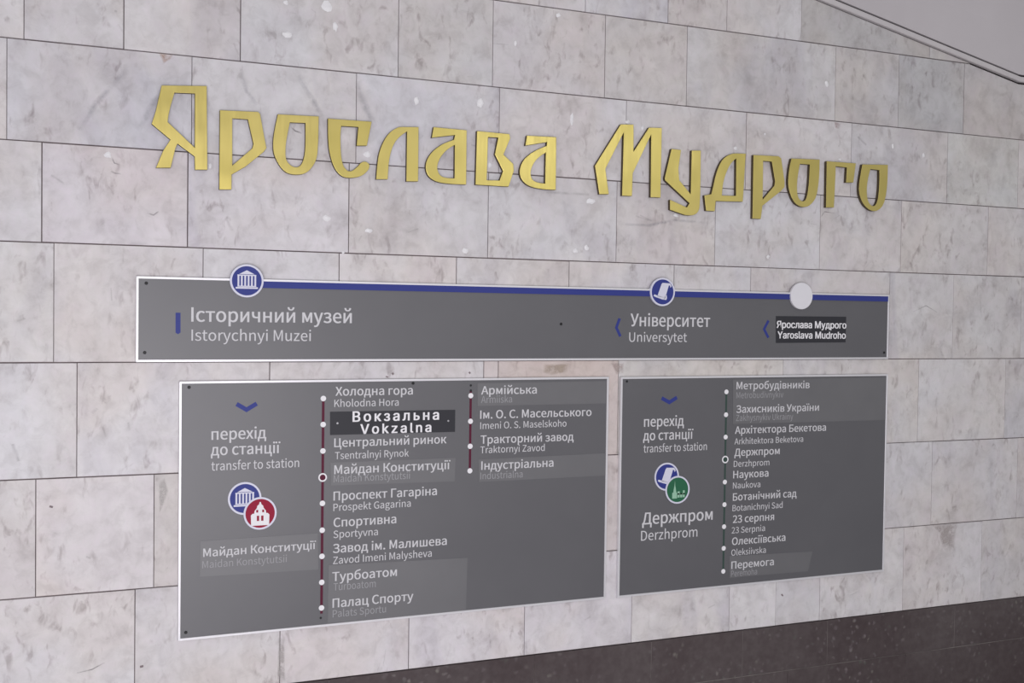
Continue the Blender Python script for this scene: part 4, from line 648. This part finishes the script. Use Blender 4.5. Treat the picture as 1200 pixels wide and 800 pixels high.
def tower(m, x, z, s, y, key, hole):
    flat(m, R4(x, z, s, [(-.54, -.74), (.54, -.74), (.56, -.10), (.46, .0), (-.46, .0), (-.56, -.10)]), y, key)
    flat(m, R4(x, z, s, [(-.36, .0), (.36, .0), (.34, .16), (.20, .34), (.18, .46), (.07, .56), (.03, .70), (-.03, .70), (-.07, .56), (-.18, .46), (-.20, .34), (-.34, .16)]), y, key)
    for a in (-.20, .06): flat(m, R4(x, z, s, rectp(a, a + .14, -.46, -.14)), y - .0002, hole)
    for a in (-.24, .12): flat(m, R4(x, z, s, rectp(a, a + .12, .06, .22)), y - .0002, hole)
def skyline(m, x, z, s, y, key):
    flat(m, R4(x, z, s, rectp(-.44, -.04, -.62, -.20)), y, key)
    flat(m, R4(x, z, s, [(-.36, -.20), (-.10, -.20), (-.16, .14), (-.20, .30), (-.23, .70), (-.26, .30), (-.30, .14)]), y, key)
    for a, b, c in ((0, .18, -.12), (.22, .40, -.26), (.44, .60, -.06)): flat(m, R4(x, z, s, rectp(a, b, -.56, c)), y, key)
    flat(m, R4(x, z, s, rectp(0, .6, -.36, -.26)), y, key)
def badge(name, root, org, x, z, r, field, art, artkey, y0, y1, lab):
    """round badge: pale rim, coloured face, pictogram"""
    m = MB(); m.disc(x, z, r * .90, y0, y1, field, 48); b = tag(m.build(name, root, org), lab)
    q = MB(); q.disc(x, z, r, y0, y1 - .0006, 'ring', 48, 0, r * .885); q.build('rim', b)
    b.children[0].data.transform(Matrix.Translation((-org[0], -org[1], -org[2])))
    q = MB()
    if art is tower: art(q, x, z, r, y1 - .0003, artkey, field)
    else: art(q, x, z, r, y1 - .0003, artkey)
    pic = q.build('pictogram', b); pic.data.transform(Matrix.Translation((-org[0], -org[1], -org[2])))
    return b
RB = .0438
def sticker(root, org, corners, key, rows):
    lab = 'charcoal sticker with white bold lettering' if key == 'dark' else 'lighter grey patch stuck over the old name'
    p = patch('sticker', corners, 'dark' if key == 'dark' else 'patch', root, org)
    tag(p, lab)
    for r in rows:
        st = r[1]; k = 'bright' if st == 'S' else 'faint' if st == 'F' else 'white'
        text('transliteration' if all(ord(c) < 128 for c in r[0]) else 'station_name', r, YB - .0011, p, org, k, track=(st == 'S' and r[5] > .0250))
    return p
def lettering(rows, root, org):
    for r in rows:
        low = r[0] in ('перехід', 'до станції', 'transfer to station')
        text('heading' if low else 'transliteration' if r[1] == 'L' else 'station_name', r, YT, root, org, 'white')

# long sign on top
r = RECTS[0]; org = ((r[0] + r[2]) / 2, 0, r[1]); s = empty('route_sign', org)
tag(s, 'long narrow grey sign with a blue line along its top edge under the gold letters', 'sign', 'grey wayfinding signs on the wall')
board_and_frame(s, r, org)
strip('route_line', DISC[0][0], r[2] - FW, 1.6168, r[3] - FW * .9, 'blue', s, org, YF - .0002, 'blue route line')
badge('station_badge', s, org, DISC[0][0], DISC[0][1], RB, 'blue', museum, 'ring', -.0105, -.0165, 'blue badge with a white columned temple')
badge('station_badge', s, org, DISC[1][0], DISC[1][1], RB, 'blue', scroll, 'ring', -.0105, -.0165, 'blue badge with a white scroll')
m = MB(); m.disc(DISC[2][0], DISC[2][1], RB, -.0105, -.0185, 'blank', 48, .0008); tag(m.build('station_badge', s, org), 'blank white disc')
m = MB(); flat(m, [BAR[0], BAR[4], BAR[3], BAR[2], BAR[1]], YT, 'blue'); tag(m.build('position_bar', s, org), 'short blue upright bar')
for c in CHEV[:2]: tag(ribbon('direction_arrow', c, .0088, 'blue', s, org), 'dark blue chevron pointing left')
lettering(TOP, s, org)
for c, k, rows in TS: sticker(s, org, c, k, rows)
screws(SCREWS[0], s, org)

# line diagrams
def stops(pts, ring_i, xline, z0, z1, w, key, root, org, holekey):
    strip('route_line', xline - w / 2, xline + w / 2, z0, z1, key, root, org, YT)
    for i, (x, z) in enumerate(pts):
        m = MB()
        if i == ring_i:
            m.disc(xline, z, .0120, YB, YT - .0004, 'bright', 24, 0, .0080); m.disc(xline, z, .0080, YB, YT - .0003, holekey, 20)
            tag(m.build('stop_marker', root, org), 'open ring marking the transfer stop')
        else:
            m.disc(xline, z, .0076, YB, YT - .0004, 'bright', 20); m.build('stop_marker', root, org)
def small_dots(pts, key, root, org):
    for x, z in pts:
        m = MB(); m.disc(x, z, .0034, YB, YT - .0002, key, 12); m.build('line_end_dot', root, org)

# big sign, lower left
r = RECTS[1]; org = ((r[0] + r[2]) / 2, 0, r[1]); s = empty('transfer_sign', org)
tag(s, 'larger lower grey sign with two red lines of station names', 'sign', 'grey wayfinding signs on the wall')
board_and_frame(s, r, org)
tag(ribbon('direction_arrow', CHEV[2], .0115, 'blue', s, org), 'dark blue chevron pointing down')
badge('station_badge', s, org, DISC[3][0], DISC[3][1], RB, 'blue', museum, 'ring', YB + .0003, YB - .0012, 'blue badge with a white columned temple')
badge('station_badge', s, org, DISC[4][0], DISC[4][1], RB, 'red', tower, 'bright', YB - .0014, YB - .0030, 'crimson badge with a white domed tower')
xl = sum(p[0] for p in DOTSL) / len(DOTSL)
stops(DOTSL, 3, xl, TAIL[0][1], DOTSL[0][1], .0072, 'redline', s, org, 'redline')
small_dots(TAIL[1:2], 'screw', s, org)
xm = sum(p[0] for p in DOTSM) / len(DOTSM)
stops(DOTSM, -1, xm, DOTSM[-1][1], DOTSM[0][1] + .014, .0068, 'redline', s, org, 'redline')
small_dots(TAIL[2:], 'screw', s, org)
lettering(LEFT, s, org)
for c, k, rows in LS:
    p = sticker(s, org, c, k, rows)
    if k == 'dark':
        for x, z in SSCREWS:
            m = MB(); m.disc(x, z, .0028, YB, YB - .0022, 'steel', 12); m.build('screw', p, org)
screws(SCREWS[1], s, org)

# smaller sign, lower right
r = RECTS[2]; org = ((r[0] + r[2]) / 2, 0, r[1]); s = empty('transfer_sign', org)
tag(s, 'smaller lower grey sign with a green badge and one dark line of stops', 'sign', 'grey wayfinding signs on the wall')
board_and_frame(s, r, org)
tag(ribbon('direction_arrow', CHEV[3], .0115, 'blue', s, org), 'dark blue chevron pointing down')
badge('station_badge', s, org, DISC[5][0], DISC[5][1], RB, 'blue', scroll, 'ring', YB + .0003, YB - .0012, 'blue badge with a white scroll')
badge('station_badge', s, org, DISC[6][0], DISC[6][1], RB, 'green', skyline, 'palegreen', YB - .0014, YB - .0030, 'green badge with pale green towers')
xr = sum(p[0] for p in DOTSR) / len(DOTSR)
stops(DOTSR, 3, xr, DOTSR[-1][1], DOTSR[0][1], .0066, 'greenline', s, org, 'greenline')
lettering(RIGHT, s, org)
for c, k, rows in RS: sticker(s, org, c, k, rows)
screws(SCREWS[2][:1], s, org, r=.0036)
